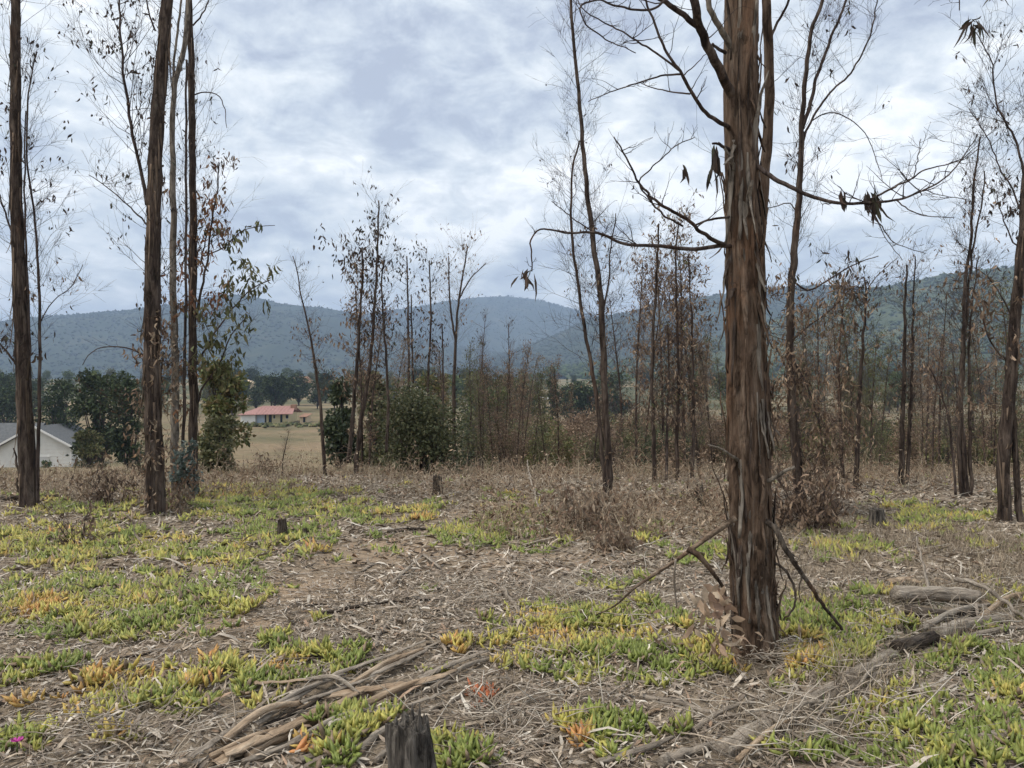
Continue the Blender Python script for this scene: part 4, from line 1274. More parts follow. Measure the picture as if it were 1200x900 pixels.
def red_house():
    Y = 178.0
    z = CAM_H - (494.5 - 450) / FPX * Y
    px = lambda p: (p - 600) / FPX * Y
    x0, x1 = px(284), px(343)
    base = np.array([(x0 + x1) / 2, Y, z])
    t = thing('house', 'long low farmhouse with faded red roof across the dry field', 'house', base)
    zb = float(H(base[0], Y)) - .6
    xe = px(301)
    D = 7.0
    g = Geo(); g.box(xe, x1 - 1.0, Y, Y + D, zb, z + 2.1); g.obj('wall', MAT['yellow_wall'], t, smooth=False)
    g = Geo(); g.box(x0, xe - .003, Y - 1.2, Y + D, zb, z + 1.7); g.obj('wall', MAT['white_wall'], t, smooth=False)
    g = Geo(); g.box(xe + .05, px(310), Y - .06, Y + .0, z - .2, z + 1.9); g.obj('wall_panel', MAT['blue_wall'], t, smooth=False)
    for a, b in ((310.5, 312.2), (315, 318.5), (328.5, 331)):
        g = Geo(); g.box(px(a), px(b), Y - .1, Y - .01, z - .1, z + 1.7); d = g.obj('door', MAT['glass'], t, smooth=False)
    for a, b in ((320.5, 322.5), (335, 338)):
        g = Geo(); g.box(px(a), px(b), Y - .1, Y - .01, z + .8, z + 1.6); w = g.obj('window', MAT['glass'], t, smooth=False)
        g = Geo(); g.box(px(a) - .1, px(b) + .1, Y - .16, Y - .02, z + .68, z + .78); g.obj('sill', MAT['trim'], w, smooth=False)
    g = Geo()                                                     # mono-pitch sheets with a low ridge
    V = [(x0 - .4, Y - 1.9, z + 1.75), (x1 + .4, Y - 1.3, z + 1.95), (x1 - .6, Y + 4, z + 3.6), (x0 + 3.4, Y + 4, z + 3.6), (x1 + .2, Y + D + .6, z + 2.1), (x0 + .2, Y + D + .6, z + 2.0)]
    V = V + [(a, b, c - .12) for a, b, c in V]
    g.add(V, [(0, 1, 2, 3), (3, 2, 4, 5), (6, 9, 8, 7), (9, 11, 10, 8), (0, 6, 7, 1), (1, 7, 8, 2), (2, 8, 10, 4), (4, 10, 11, 5), (5, 11, 9, 3), (3, 9, 6, 0)])
    roof = g.obj('roof', MAT['red_roof'], t, smooth=False)
    for k in range(9):
        a = x0 + 3.6 + (x1 - x0 - 5) * k / 8
        g = Geo(); V = [(a - .06, Y - 1.5, z + 1.93), (a + .06, Y - 1.5, z + 1.93), (a + .06, Y + 4, z + 3.66), (a - .06, Y + 4, z + 3.66)]
        V = V + [(p[0], p[1], p[2] - .1) for p in V]
        g.add(V, [(0, 1, 2, 3), (4, 7, 6, 5), (0, 4, 5, 1), (1, 5, 6, 2), (2, 6, 7, 3), (3, 7, 4, 0)]); g.obj('roof_rib', MAT['red_roof'], roof, smooth=False)
    g = Geo(); oriented_box(g, np.array([px(340), Y + 3, 0]), np.array([1., 0, 0]), 1.2, 1.2, z + 2.6, z + 4.0); g.obj('chimney', MAT['tan_roof'], roof, smooth=False)
    # shed at its end
    t2 = thing('shed', 'small tan shed at the end of the red-roofed farmhouse', 'shed', np.array([px(358), Y + 2, z]))
    g = Geo(); g.box(px(350), px(358), Y + 1, Y + 5, zb, z + 1.1); g.obj('wall', MAT['tan_wall'], t2, smooth=False)
    g = Geo(); V = [(px(349), Y + .5, z + 1.2), (px(359), Y + .5, z + 1.2), (px(359), Y + 5.4, z + 1.8), (px(349), Y + 5.4, z + 1.8)]
    V = V + [(a, b, c - .1) for a, b, c in V]
    g.add(V, [(0, 1, 2, 3), (4, 7, 6, 5), (0, 4, 5, 1), (1, 5, 6, 2), (2, 6, 7, 3), (3, 7, 4, 0)]); g.obj('roof', MAT['tan_roof'], t2, smooth=False)
    g = Geo(); g.box(px(354), px(356.5), Y + .9, Y + .99, z - .1, z + 1.2); g.obj('door', MAT['glass'], t2, smooth=False)


red_house()


def block_house(label, px0, px1, ptop, pbot, Y, storeys, wins, wall, roof, cat='house', flat=False):
    f = lambda p: (p - 600) / FPX * Y
    x0, x1 = f(px0), f(px1)
    z0 = CAM_H - (pbot - 450) / FPX * Y; z1 = CAM_H - (ptop - 450) / FPX * Y
    t = thing('house' if cat == 'house' else 'shed', label, cat, np.array([(x0 + x1) / 2, Y, z0]))
    zb = min(z0, float(H((x0 + x1) / 2, Y))) - 1
    D = (x1 - x0) * .6
    hw = (z1 - z0) * (0.72 if not flat else 0.8)
    g = Geo(); g.box(x0, x1, Y, Y + D, zb, z0 + hw); g.obj('wall', MAT[wall], t, smooth=False)
    g = Geo(); o = .6
    V = [(x0 - o, Y - o, z0 + hw), (x1 + o, Y - o, z0 + hw), (x1 - D * .35, Y + D / 2, z1), (x0 + D * .35, Y + D / 2, z1), (x1 + o, Y + D + o, z0 + hw), (x0 - o, Y + D + o, z0 + hw)]
    g.add(V, [(0, 1, 2, 3), (3, 2, 4, 5), (0, 5, 4, 1)], [(1, 4, 2), (5, 0, 3)]); g.obj('roof', MAT[roof], t, smooth=False)
    for sy in range(storeys):
        for k in range(wins):
            a = x0 + (x1 - x0) * (k + .5) / wins; zz = z0 + hw * (sy + .35) / storeys
            ww, hh = (x1 - x0) / wins * .2, hw / storeys * .4
            g = Geo(); g.box(a - ww, a + ww, Y - .08, Y - .01, zz, zz + hh); w = g.obj('window', MAT['glass'], t, smooth=False)
            g = Geo(); g.box(a - ww - .1, a + ww + .1, Y - .14, Y - .012, zz - .14, zz - .003); g.obj('sill', MAT['trim'], w, smooth=False)


block_house('tan two-storey house on the far wooded rise', 337, 364, 441, 467, 330, 2, 3, 'tan_wall', 'tan_roof')
block_house('long pale tan house half hidden by dark valley trees', 263, 295, 445, 459, 300, 1, 5, 'tan_wall', 'tan_wall')
block_house('white-roofed shed, the end one of three among the trees', 626, 637, 464, 474, 240, 1, 1, 'tan_wall', 'white_roof', 'shed', True)
block_house('white-roofed shed, the middle one of three among the trees', 640, 650, 466, 476, 240, 1, 1, 'tan_wall', 'white_roof', 'shed', True)
block_house('white-roofed shed, the widest one of three among the trees', 653, 669, 465, 476, 242, 1, 2, 'tan_wall', 'white_roof', 'shed', True)


LF['darkolive'] = np.array([(0.085, 0.098, 0.046), (0.11, 0.118, 0.055), (0.065, 0.074, 0.038), (0.14, 0.135, 0.068)])


# ------------------------------------------------------------------ leafy trees and bushes
def crown_mesh(h, w, n, key, leaf, lobes, seed, base=0.25, fine=False, name='crown'):
    """a crown as many small leaf faces gathered in uneven lobes; local coordinates"""
    r = np.random.default_rng(seed)
    g = Geo()
    cs = []
    for i in range(lobes):
        t = r.uniform(base + .08, 0.95)
        rad = w * .5 * (1 - 0.55 * abs(t - .5)) * r.uniform(0.1, .75)
        a = r.uniform(0, 2 * math.pi)
        cs.append((rad * math.cos(a), rad * math.sin(a), h * t, w * r.uniform(.13, .26)))
    cs = np.array(cs)
    k = r.integers(0, lobes, n)
    d = norm(r.normal(size=(n, 3)))
    rr = r.uniform(0.35, 1.0, n) ** 0.5 * (1 + .25 * r.normal(size=n))
    p = cs[k, :3] + d * (cs[k, 3] * rr)[:, None] * np.array([1, 1, .85])
    c = LF[key][r.integers(0, len(LF[key]), n)] * (0.75 + .5 * r.random((n, 1)))
    dirs = norm(d + r.normal(size=(n, 3)) * .7 + np.array([0, 0, -.2]))
    leaves(g, p, dirs, leaf * r.uniform(.6, 1.4, n), leaf * .55 * r.uniform(.6, 1.4, n), c, fine)
    tr = []
    for q in cs:                                                  # limbs into each lobe
        s0 = np.array([0, 0, h * base * .7]); tr.append([s0, (s0 + q[:3]) / 2 + r.normal(size=3) * .03 * w, q[:3]])
    return g, np.array(tr)


def leafy(name, label, base, h, w, n, key, leaf, lobes, seed, cat='tree', group=None, low=0.25, trunk_r=None, fine=False):
    b = np.array(base, float)
    t = thing(name, label, cat, b, group)
    g, tr = crown_mesh(h, w, n, key, leaf, lobes, seed, low, fine)
    me = g.mesh('crown'); me.materials.append(MAT['green' if fine else 'forest'] if key not in ('brown', 'tan') else MAT['leaf'])
    o = bpy.data.objects.new('crown', me); COL.objects.link(o); o.parent = t
    r0 = trunk_r or h * .022
    g2 = Geo()
    bark_tube(g2, [(0, 0, -.6, r0 * 1.2), (0, 0, h * low * .7, r0), (0.02 * h, 0, h * .75, r0 * .3)], 8, 14, .1, seed)
    tubes(g2, tr, np.tile(np.array([[.5, .35, .12]]) * r0, (len(tr), 1)), 4)
    me2 = g2.mesh('trunk'); me2.materials.append(MAT['bark_thin'])
    o2 = bpy.data.objects.new('trunk', me2); COL.objects.link(o2); o2.parent = t
    return t


def copy_tree(t, loc, rz, sc_, label=None):
    c = t.copy(); COL.objects.link(c)
    c.location = tuple(float(v) for v in loc); c.rotation_euler = (0, 0, rz); c.scale = (sc_,) * 3 if np.isscalar(sc_) else sc_
    if label:
        c['label'] = label
    for ch in t.children:
        d = ch.copy(); COL.objects.link(d); d.parent = c
    return c


def foot(px, Y):
    x = (px - 600) / FPX * Y
    return np.array([x, Y, float(H(x, Y)) - .15])


def rise_to(px, py, Y):
    """height of a thing standing at distance Y whose top shows at py"""
    return float(CAM_H + (450 - py) / FPX * Y - foot(px, Y)[2])


# beside the white house and along the field
def lt(label, px, ptop, wpx, Y, key, seed, n=3000, leaf=.35, lobes=16, low=.12, name='leafy_tree', cat='tree', fine=False):
    return leafy(name, label, foot(px, Y), rise_to(px, ptop, Y), wpx / FPX * Y, n, key, leaf, lobes, seed, cat, None, low, None, fine)


lt('dark evergreen tree close against the white house roof', 118, 432, 62, 70, 'deep', 1, 5200, .34, 22, .05)
lt('dark bushy tree directly behind the white house gable', 76, 446, 56, 100, 'deep', 2, 4200, .42, 20, .05)
lt('dark rounded tree between the house tree and shaggy trunk', 152, 440, 52, 62, 'deep', 3, 4200, .32, 20, .05)
lt('low green tree row end beyond the white house', 8, 458, 70, 150, 'deep', 4, 2600, .6, 18, .05)
lt('olive bush on the lawn beside the white house', 104, 500, 34, 56, 'olive', 5, 2200, .22, 14, .03, 'leafy_bush', 'bush')
lt('tiny clipped green bush below the garage door', 54, 541, 12, 88, 'green', 6, 500, .22, 8, .03, 'leafy_bush', 'bush')
lt('yellow-green leafy shrub at the side of the forked stems', 262, 425, 56, 19, 'yellowgreen', 7, 3400, .13, 22, .05, 'leafy_bush', 'bush', True)
lt('darker lower shrub under the yellow-green one', 256, 488, 52, 17.5, 'olive', 8, 2200, .11, 18, .03, 'leafy_bush', 'bush', True)
lt('dense round olive-green bush behind the dry scrub', 495, 462, 122, 16.4, 'darkolive', 9, 11000, .07, 60, .0, 'leafy_bush', 'bush', True)
lt('dark upright bush beside the leaning field tree', 398, 446, 46, 24, 'deep', 10, 4200, .14, 22, .02, 'leafy_bush', 'bush', True)
lt('olive tree filling the gap behind the tall tufted stems', 440, 440, 62, 30, 'olive', 11, 4200, .2, 24, .05, 'leafy_tree', 'tree', True)
lt('yellowish tree top showing over the round bush', 508, 432, 40, 32, 'yellowgreen', 12, 2000, .18, 16, .1, 'leafy_tree', 'tree', True)
lt('dark narrow cypress among the white-roofed sheds', 648, 438, 16, 120, 'deep', 13, 2200, .4, 18, .03)
# blue-grey sapling at the foot of the clump
lt('blue-grey young gum shoots at the foot of the brown stem', 217, 515, 34, G(226, 584)[1] - .3, 'bluegreen', 14, 900, .06, 16, .03, 'gum_sapling', 'shrub', True)

def by_px(px, table):
    for lim, txt in table:
        if px < lim:
            return txt
    return table[-1][1]


VALLEY_AT = [(60, 'beyond the white house'), (190, 'beyond the dark evergreens by the white house'), (262, 'beyond the yellow-green shrub'), (300, 'by the long pale tan house'), (340, 'behind the red-roofed farmhouse'),
             (400, 'by the tan two-storey house'), (480, 'beyond the leaning tufted stems'), (560, 'beyond the round olive bush'), (625, 'beside the white-roofed sheds'), (680, 'behind the white-roofed sheds'),
             (790, 'beyond the crossing thin stems'), (920, 'beyond the thick trunk'), (1040, 'beyond the three-forked eucalyptus'), (1130, 'beyond the twin slim stems'), (9999, 'beyond the leaning shaggy-footed trunk')]
GROVE_AT = [(300, 'by the yellow-green shrub'), (440, 'beside the leaning tufted stems'), (560, 'behind the round olive bush'), (625, 'between olive bush and sheds'), (680, 'before the white-roofed sheds'),
            (740, 'behind the crossing thin stems'), (790, 'by the brown-leaved stem'), (850, 'between brown-leaved stem and thick trunk'), (920, 'behind the thick trunk'), (975, 'behind the three-forked eucalyptus'),
            (1030, 'around the slim tufted stem'), (1090, 'around the twin slim stems'), (1150, 'behind the three-stem cluster'), (1205, 'behind the leaning shaggy-footed trunk'), (9999, 'past the leaning shaggy-footed trunk')]


# prototypes of the valley wood, copied with their parts
protos = []
for i, (key, n, leaf, lobes, low) in enumerate((('deep', 2600, .55, 18, .12), ('olive', 2400, .5, 16, .12), ('deep', 2200, .6, 14, .2), ('green', 2000, .55, 15, .15))):
    protos.append((key, n, leaf, lobes, low))
VL = ['dark rounded valley tree', 'olive-toned valley tree', 'tall dark open-crowned valley tree', 'mid-green valley tree']
VG = ['dark rounded valley trees', 'olive valley trees', 'tall open valley trees', 'green valley trees']
first = [None] * 4
vr = np.random.default_rng(77)
spots = []
for k in range(150):
    u = vr.random()
    px = vr.uniform(-80, 1300); Y = vr.uniform(195, 560)
    if 255 < px < 375 and Y < 345:
        continue
    if 610 < px < 690 and Y < 250:
        continue
    spots.append((px, Y, vr.integers(0, 4)))
for px, Y, kd in ((272, 205, 2), (300, 235, 0), (318, 250, 2), (330, 240, 0), (322, 225, 2), (350, 260, 0), (285, 260, 2), (372, 240, 0), (392, 230, 2), (308, 280, 2), (345, 400, 0),
                  (365, 410, 1), (272, 330, 1), (10, 190, 0), (40, 210, 1), (-20, 180, 0), (590, 150, 0), (620, 160, 2), (600, 130, 1), (670, 160, 2), (690, 150, 0), (560, 140, 1), (720, 170, 0), (575, 120, 3)):
    spots.append((px, Y, kd))
for px, Y, kd in spots:
    hgt = vr.uniform(7, 13) * (1.15 if kd == 2 else .9)
    wd = hgt * vr.uniform(.65, 1.0)
    f = foot(px, Y)
    lab = '%s %s, %s' % (VL[kd], by_px(px, VALLEY_AT), 'near the field' if Y < 260 else ('halfway up the valley' if Y < 420 else 'far up the valley'))
    if first[kd] is None:
        key, n, leaf, lobes, low = protos[kd]
        first[kd] = leafy('valley_tree', lab, f, 10.0, 8.0, n, key, leaf, lobes, 50 + kd, 'tree', VG[kd], low)
        first[kd].scale = (wd / 8, wd / 8, hgt / 10)
    else:
        copy_tree(first[kd], f, vr.uniform(0, 6.28), (wd / 8, wd / 8, hgt / 10), lab)

# hedge strip in front of the farmhouse
hg = Geo()
hx = np.linspace((240 - 600) / FPX * 170, (395 - 600) / FPX * 170, 60)
pos = np.stack([hx + rng.normal(0, .8, 60), 170 + rng.uniform(-4, 3, 60), H(hx, 170) - .2], -1)
far_crowns(hg, np.repeat(pos, 3, 0) + rng.normal(size=(180, 3)) * np.array([.8, .8, .15]), rng.uniform(.7, 1.7, 180), rng.uniform(.6, 1.3, 180), pal('olive', 180))
hg.obj('hedge_undergrowth', MAT['forest'], smooth=False, kind='stuff')


# ------------------------------------------------------------------ the grove of slender trees down the slope
def grove_proto(kind, seed, label, group):
    """5 m tall slender tree, local coordinates; trunk, twigs, foliage"""
    global rng
    keep = rng
    rng = np.random.default_rng(seed)
    t = thing('slender_tree', label, 'tree', (0, 0, 0), group)
    lean = rng.normal(0, .22, 2)
    pts = [(0, 0, -.3, .036), (lean[0] * .1, lean[1] * .1, 1.0, .031), (lean[0] * .4 + rng.normal(0, .05), lean[1] * .4, 2.4, .024), (lean[0] * .8, lean[1] * .8, 3.8, .016), (lean[0] * 1.3, lean[1] * 1.3, 5.0, .008)]
    g = Geo(); pp, rd = bark_tube(g, pts, 10, 50, .12, seed)
    g.obj('trunk', MAT['bark_mid'], t)
    tw = []
    dens = {'bare': (90, 60, 'dark'), 'brown': (100, 1050, 'rustbrown'), 'tan': (90, 600, 'tan'), 'olive': (100, 1200, 'olive')}[kind]
    gr = grow(pp, rd, dens[0], .2, 1.0, .55, .35, 42, 1.0, 2, 4, .006, .25, .16, 5, .0016)
    twig_part(t, gr, 3, TW_DARK * 2.0 if kind != 'tan' else TW_GREY * 1.2)
    lg = Geo(); hang_leaves(lg, sites_of(gr, -1, .2), dens[1], .09, .028, dens[2], 5, .06, .9, False)
    lg.obj('foliage', MAT['leaf'], t, kind='stuff')
    rng = keep
    return t


GK = ['bare', 'brown', 'tan', 'olive', 'brown', 'olive']
GLBL = ['bare dark-twigged slender tree', 'slender brown-leaved tree', 'slender tan-leaved tree', 'slender tree in olive leaf',
        'slender brown-leaved tree', 'slender tree in olive leaf']
GGRP = ['bare grove trees', 'brown-leaved grove trees', 'tan-leaved grove trees', 'olive grove trees', 'brown-leaved grove trees', 'olive grove trees']
gp = [None] * 6
gr_ = np.random.default_rng(5)
gspots = []
for k in range(100):                                    # the wood to one side
    px = gr_.uniform(560, 1330) if k % 3 else gr_.uniform(700, 1200)
    Y = gr_.uniform(15, 46)
    top = gr_.normal(452, 22) if px < 740 else gr_.normal(425, 36)
    gspots.append((px, Y, min(max(top, 320), 490), int(gr_.integers(0, 6))))
for px, Y, top, kd in ((578, 17, 425, 1), (592, 18, 418, 4), (605, 16.5, 408, 1), (612, 19, 420, 2), (566, 20, 400, 0), (625, 22, 430, 3), (640, 18, 440, 3), (598, 26, 380, 0), (655, 20, 425, 1),
                       (745, 18, 300, 1), (755, 20, 330, 2), (778, 21, 285, 4), (802, 18, 290, 1), (818, 22, 330, 1), (835, 19, 380, 2), (730, 24, 350, 0), (985, 18, 360, 1), (1020, 17, 390, 3), (1030, 20, 400, 3),
                       (1085, 18, 370, 1), (1100, 22, 340, 0), (1155, 19, 380, 1), (1165, 16, 400, 4), (960, 22, 350, 0), (1210, 17, 360, 1), (1190, 24, 330, 5),
                       (425, 17, 330, 4), (432, 19, 360, 1), (456, 18, 400, 2), (470, 24, 420, 4), (548, 24, 400, 5), (560, 28, 370, 0), (520, 26, 410, 4), (330, 15.2, 505, 0), (250, 30, 440, 0), (170, 28, 470, 5)):
    gspots.append((px, Y, top, kd))
for px, Y, top, kd in gspots:
    f = foot(px, Y)
    hgt = max(.9, CAM_H + (450 - top) / FPX * Y - f[2])
    sw = min(1.35, max(.55, hgt / 5)) * gr_.uniform(.8, 1.15)
    lab = '%s %s %s' % ('tall' if hgt > 4.2 else ('short' if hgt < 2.6 else 'medium'), GLBL[kd], by_px(px, GROVE_AT)) + (', down the slope' if Y > 26 else '')
    if gp[kd] is None:
        gp[kd] = grove_proto(GK[kd], 100 + kd, lab, GGRP[kd])
        gp[kd].location = tuple(f); gp[kd].scale = (sw, sw, hgt / 5)
    else:
        copy_tree(gp[kd], f, gr_.uniform(0, 6.28), (sw, sw, hgt / 5), lab)


# ------------------------------------------------------------------ dead shrubs
def dead_shrub(label, px, py, wpx, hpx, n_st, n_lf, key, col=TW_GREY, lv=3, Lf=.09):
    b = G(px, py); Y = b[1]
    w, h = wpx / FPX * Y, hpx / FPX * Y
    t = thing('dead_shrub', label, 'shrub', b)
    az = rng.uniform(0, 6.283, n_st)
    st = b[None] + np.stack([np.cos(az), np.sin(az), 0 * az], -1) * rng.uniform(0, .22, (n_st, 1)) * w
    st[:, 2] = H(st[:, 0], st[:, 1]) - .02
    el = np.radians(rng.uniform(30, 88, n_st))
    d = np.stack([np.cos(az) * np.cos(el), np.sin(az) * np.cos(el), np.sin(el)], -1)
    L = np.minimum(h / np.maximum(np.sin(el), .35), w * .62 / np.maximum(np.cos(el), .15)) * rng.uniform(.5, 1.05, n_st)
    out = []
    r = np.full(n_st, .004)
    for k in range(lv):
        Pc = curves(st, d, L, 4, rng.normal(size=(len(st), 3)) * .18 + np.array([0, 0, -.08]), .2)
        out.append((Pc, np.maximum(r[:, None] * (1 - .7 * np.linspace(0, 1, 4)[None]), .0009)))
        m = len(st) * 4
        pi = np.repeat(np.arange(len(st)), 4); k0 = rng.integers(1, 3, m)
        tg = norm(Pc[pi, k0 + 1] - Pc[pi, k0]); st = Pc[pi, k0]; d = norm(tg + unit(m) * .9); L = L[pi] * rng.uniform(.25, .5, m); r = r[pi] * .6
    twig_part(t, out, 3, col, 'branches')
    lg = Geo()
    hang_leaves(lg, sites_of(out, -1, .2), n_lf, Lf, Lf * .28, key, 4, .03)
    lg.obj('foliage', MAT['leaf'], t, kind='stuff')
    return t


dead_shrub('tangled grey-brown dead shrub around the crossing thin stems', 694, 622, 92, 66, 34, 520, 'tan')
dead_shrub('pale dry-leaved low shrub in front of the tangled dead shrub', 720, 646, 66, 34, 22, 420, 'tan', Lf=.08)
dead_shrub('dark brown leaf-heaped shrub behind the thick trunk', 952, 622, 84, 90, 40, 1100, 'brown', TW_DARK)
dead_shrub('small dark withered shrub between scrub and thick trunk', 812, 592, 34, 30, 18, 220, 'dark', TW_DARK)
dead_shrub('thin grey weed stalks on the lawn before the white house', 92, 640, 44, 88, 14, 90, 'brown', TW_DARK, 2)
dead_shrub('spindly brown weed bush between the two shaggy trunks', 130, 592, 70, 60, 22, 260, 'brown', TW_DARK)
dead_shrub('low brown bush at the clump of forked stems', 205, 600, 60, 40, 20, 240, 'tan')
dead_shrub('grey withered bush near the red-roofed house view', 300, 556, 80, 34, 26, 260, 'brown')


# undergrowth bushes between the grove trees, one of each kind copied with its parts
UB = [('olive', 'olive undergrowth bush among the grove stems'), ('brown', 'withered brown undergrowth bush among the grove stems'), ('tan', 'pale straw-coloured undergrowth bush among the grove stems'), ('deep', 'dark green undergrowth bush among the grove stems'), ('yellowgreen', 'yellow-green undergrowth bush among the grove stems')]
ub = [None] * 5
for k in range(200):
    Y = gr_.uniform(17, 75); px = gr_.uniform(575 if Y < 40 else 545, 1320); kd = int(gr_.choice(5, p=[.34, .26, .22, .09, .09]))
    f = foot(px, Y); sz = Y * gr_.uniform(.022, .046)
    lab = UB[kd][1].replace(' among the grove stems', ' ') + by_px(px, GROVE_AT) + (', at the brow' if Y < 32 else (', down the slope' if Y < 52 else ', low in the valley'))
    if ub[kd] is None:
        ub[kd] = leafy('grove_bush', lab, f, 1.7, 1.7, 2400, UB[kd][0], .075, 26, 300 + kd, 'bush', UB[kd][0] + ' grove bushes', .03, .02, UB[kd][0] not in ('brown', 'tan'))
        ub[kd].scale = (sz, sz, sz)
    else:
        copy_tree(ub[kd], f, gr_.uniform(0, 6.28), (sz * 1.1, sz * 1.1, sz), lab)
# ------------------------------------------------------------------ ground cover
def project(x, y):
    """where a ground point shows, used only to lay the patches out as the photograph maps them"""
    return 600 + x / y * FPX, 450 + (CAM_H - H(x, y)) / y * FPX


# patches of ice plant: px, py, rx, ry, density, colour (0 green .. 1 yellow .. 2 orange .. 3 red)
ICE = [(60, 640, 110, 26, .7, .8), (170, 700, 120, 26, .9, .45), (150, 740, 110, 16, .8, .3), (40, 715, 70, 22, .7, .7), (300, 592, 90, 20, .85, .8), (400, 600, 70, 16, .7, .5), (330, 625, 90, 14, .7, .3),
       (230, 650, 110, 18, .75, 1.0), (20, 790, 50, 14, .9, .1), (60, 775, 60, 10, .5, 1.1), (180, 815, 100, 26, .85, 1.1), (280, 800, 90, 26, .9, 1.0), (370, 775, 60, 18, .85, .5), (340, 760, 30, 10, .6, .0),
       (125, 865, 50, 14, .6, .8), (40, 870, 40, 14, .6, .6), (395, 850, 60, 26, .75, .5), (385, 890, 26, 18, .8, .2), (365, 884, 16, 20, 1.0, 2.6), (280, 740, 20, 6, .4, .2), (540, 758, 44, 8, .7, 1.2),
       (565, 817, 15, 10, 1.9, 4.2), (560, 800, 30, 12, .55, .5), (540, 888, 40, 24, .95, .75), (600, 780, 40, 16, .6, .6), (600, 845, 30, 20, .4, .5), (690, 740, 90, 34, .75, .6), (760, 720, 80, 24, .7, .3), (800, 780, 80, 26, .85, .35),
       (680, 790, 60, 22, .75, .6), (715, 855, 60, 34, .8, .8), (780, 870, 60, 26, .7, .4), (680, 875, 14, 8, 1.1, 2.8), (850, 860, 26, 14, .7, 1.6), (860, 780, 60, 18, .75, .7), (960, 770, 90, 34, .85, .4), (960, 725, 70, 24, .7, .25), (1030, 730, 40, 12, .7, 1.2), (1100, 760, 70, 30, .75, .35),
       (1040, 840, 60, 34, .9, .55), (1130, 850, 80, 34, .9, .9), (1120, 890, 90, 26, .95, .3), (1180, 790, 60, 34, .85, .3), (1170, 710, 60, 20, .7, .7), (1095, 608, 60, 12, .95, .35), (1020, 615, 40, 8, .5, .6), (1000, 640, 80, 12, .45, .3),
       (950, 885, 50, 16, .6, .4), (860, 885, 40, 14, .7, .3), (1060, 700, 60, 10, .5, .4), (770, 620, 50, 12, .35, .3), (560, 625, 70, 16, .55, .15), (490, 600, 50, 14, .5, .6), (600, 600, 60, 10, .4, .5), (640, 640, 40, 10, .3, .2), (120, 600, 120, 14, .4, .7), (850, 650, 60, 12, .35, .2), (1180, 640, 50, 10, .35, .4)]


# ground kept free by the fallen wood: polylines and half widths
FREE = [([(240, 900), (300, 870), (390, 820), (500, 765)], 20), ([(380, 828), (500, 806), (570, 772)], 14), ([(420, 884), (545, 815)], 10), ([(846, 886), (976, 812), (1058, 762), (1095, 752)], 22), ([(1046, 704), (1150, 712)], 14),
        ([(1095, 748), (1195, 722)], 14), ([(298, 812), (374, 806)], 7), ([(750, 818), (892, 849), (962, 842)], 6), ([(892, 849), (1010, 902)], 5), ([(589, 692), (644, 788)], 4), ([(690, 726), (700, 722)], 4), ([(887, 770), (889, 764)], 34), ([(481, 935), (481, 900)], 26), ([(780, 900), (838, 877)], 9)]


def wood_free(u, v):
    f = np.zeros_like(u)
    for pl, hw in FREE:
        for (x0, y0), (x1, y1) in zip(pl[:-1], pl[1:]):
            dx, dy = x1 - x0, y1 - y0
            t = np.clip(((u - x0) * dx + (v - y0) * dy) / (dx * dx + dy * dy), 0, 1)
            f = np.maximum(f, np.exp(-(((u - x0 - t * dx) ** 2 + (v - y0 - t * dy) ** 2) / hw ** 2) ** 2))
    return f


def ice_field(x, y):
    u, v = project(x, y)
    d = np.zeros_like(u); hue = np.zeros_like(u); wsum = np.full_like(u, 1e-6)
    for px, py, rx, ry, dn, hu in ICE:
        w = np.exp(-((u - px) / rx) ** 2 * .9 - ((v - py) / ry) ** 2 * .9)
        d = np.maximum(d, dn * w)
        w2 = (w * dn) ** 3
        hue += hu * w2; wsum += w2
    return d * (1 - wood_free(u, v)), hue / wsum


def ice_colour(h, n):
    c = np.array([(0.200, 0.245, 0.062), (0.46, 0.42, 0.11), (0.55, 0.31, 0.11), (0.58, 0.19, 0.085)])
    h = np.clip(h, 0, 3)
    i = np.minimum(h.astype(int), 2); f = (h - i)[:, None]
    return (c[i] * (1 - f) + c[i + 1] * f) * rng.uniform(.72, 1.28, (n, 1))


def finger_leaves(geo, base, d, L, W, col, fine):
    """fat three-sided leaves of the ice plant"""
    n = len(base)
    d = norm(d)
    s = norm(np.cross(d, unit(n))); u = np.cross(s, d)
    inc = np.array([0, 0, 1.0])
    L = L[:, None]; W = W[:, None]
    ang = [0, 2.094, 4.189]
    rings = []
    if fine:
        for f, wd, lift in ((0, .75, 0), (.55, 1.0, .05)):
            for a in ang:
                rings.append(base + d * L * f + inc * L * lift + (s * math.cos(a) + u * math.sin(a)) * W * wd * .5)
        tip = base + d * L + inc * L * .22
        V = np.stack(rings + [tip], 1)
        b = np.arange(n)[:, None] * 7
        Q = np.concatenate([b + np.array([k, (k + 1) % 3, 3 + (k + 1) % 3, 3 + k]) for k in range(3)])
        T = np.concatenate([b + np.array([3 + k, 3 + (k + 1) % 3, 6]) for k in range(3)])
        cc = np.repeat(col, 7, axis=0).reshape(n, 7, 3)
        geo.add(V.reshape(-1, 3), Q, T, cc.reshape(-1, 3))
    else:
        for a in ang:
            rings.append(base + (s * math.cos(a) + u * math.sin(a)) * W * .55)
        tip = base + d * L + inc * L * .15
        V = np.stack(rings + [tip], 1)
        b = np.arange(n)[:, None] * 4
        T = np.concatenate([b + np.array([k, (k + 1) % 3, 3]) for k in range(3)])
        geo.add(V.reshape(-1, 3), None, T, np.repeat(col, 4, axis=0))


def scatter(n, y0, y1, spread=0.80):
    """ground points, even over the wedge of ground ahead of the viewer and a margin beside it"""
    n2 = int(n * 1.45)
    y = np.sqrt(rng.uniform((y0 + 2.2) ** 2, (y1 + 2.2) ** 2, n2)) - 2.2
    return rng.uniform(-1, 1, n2) * (.72 * y + 1.6), y


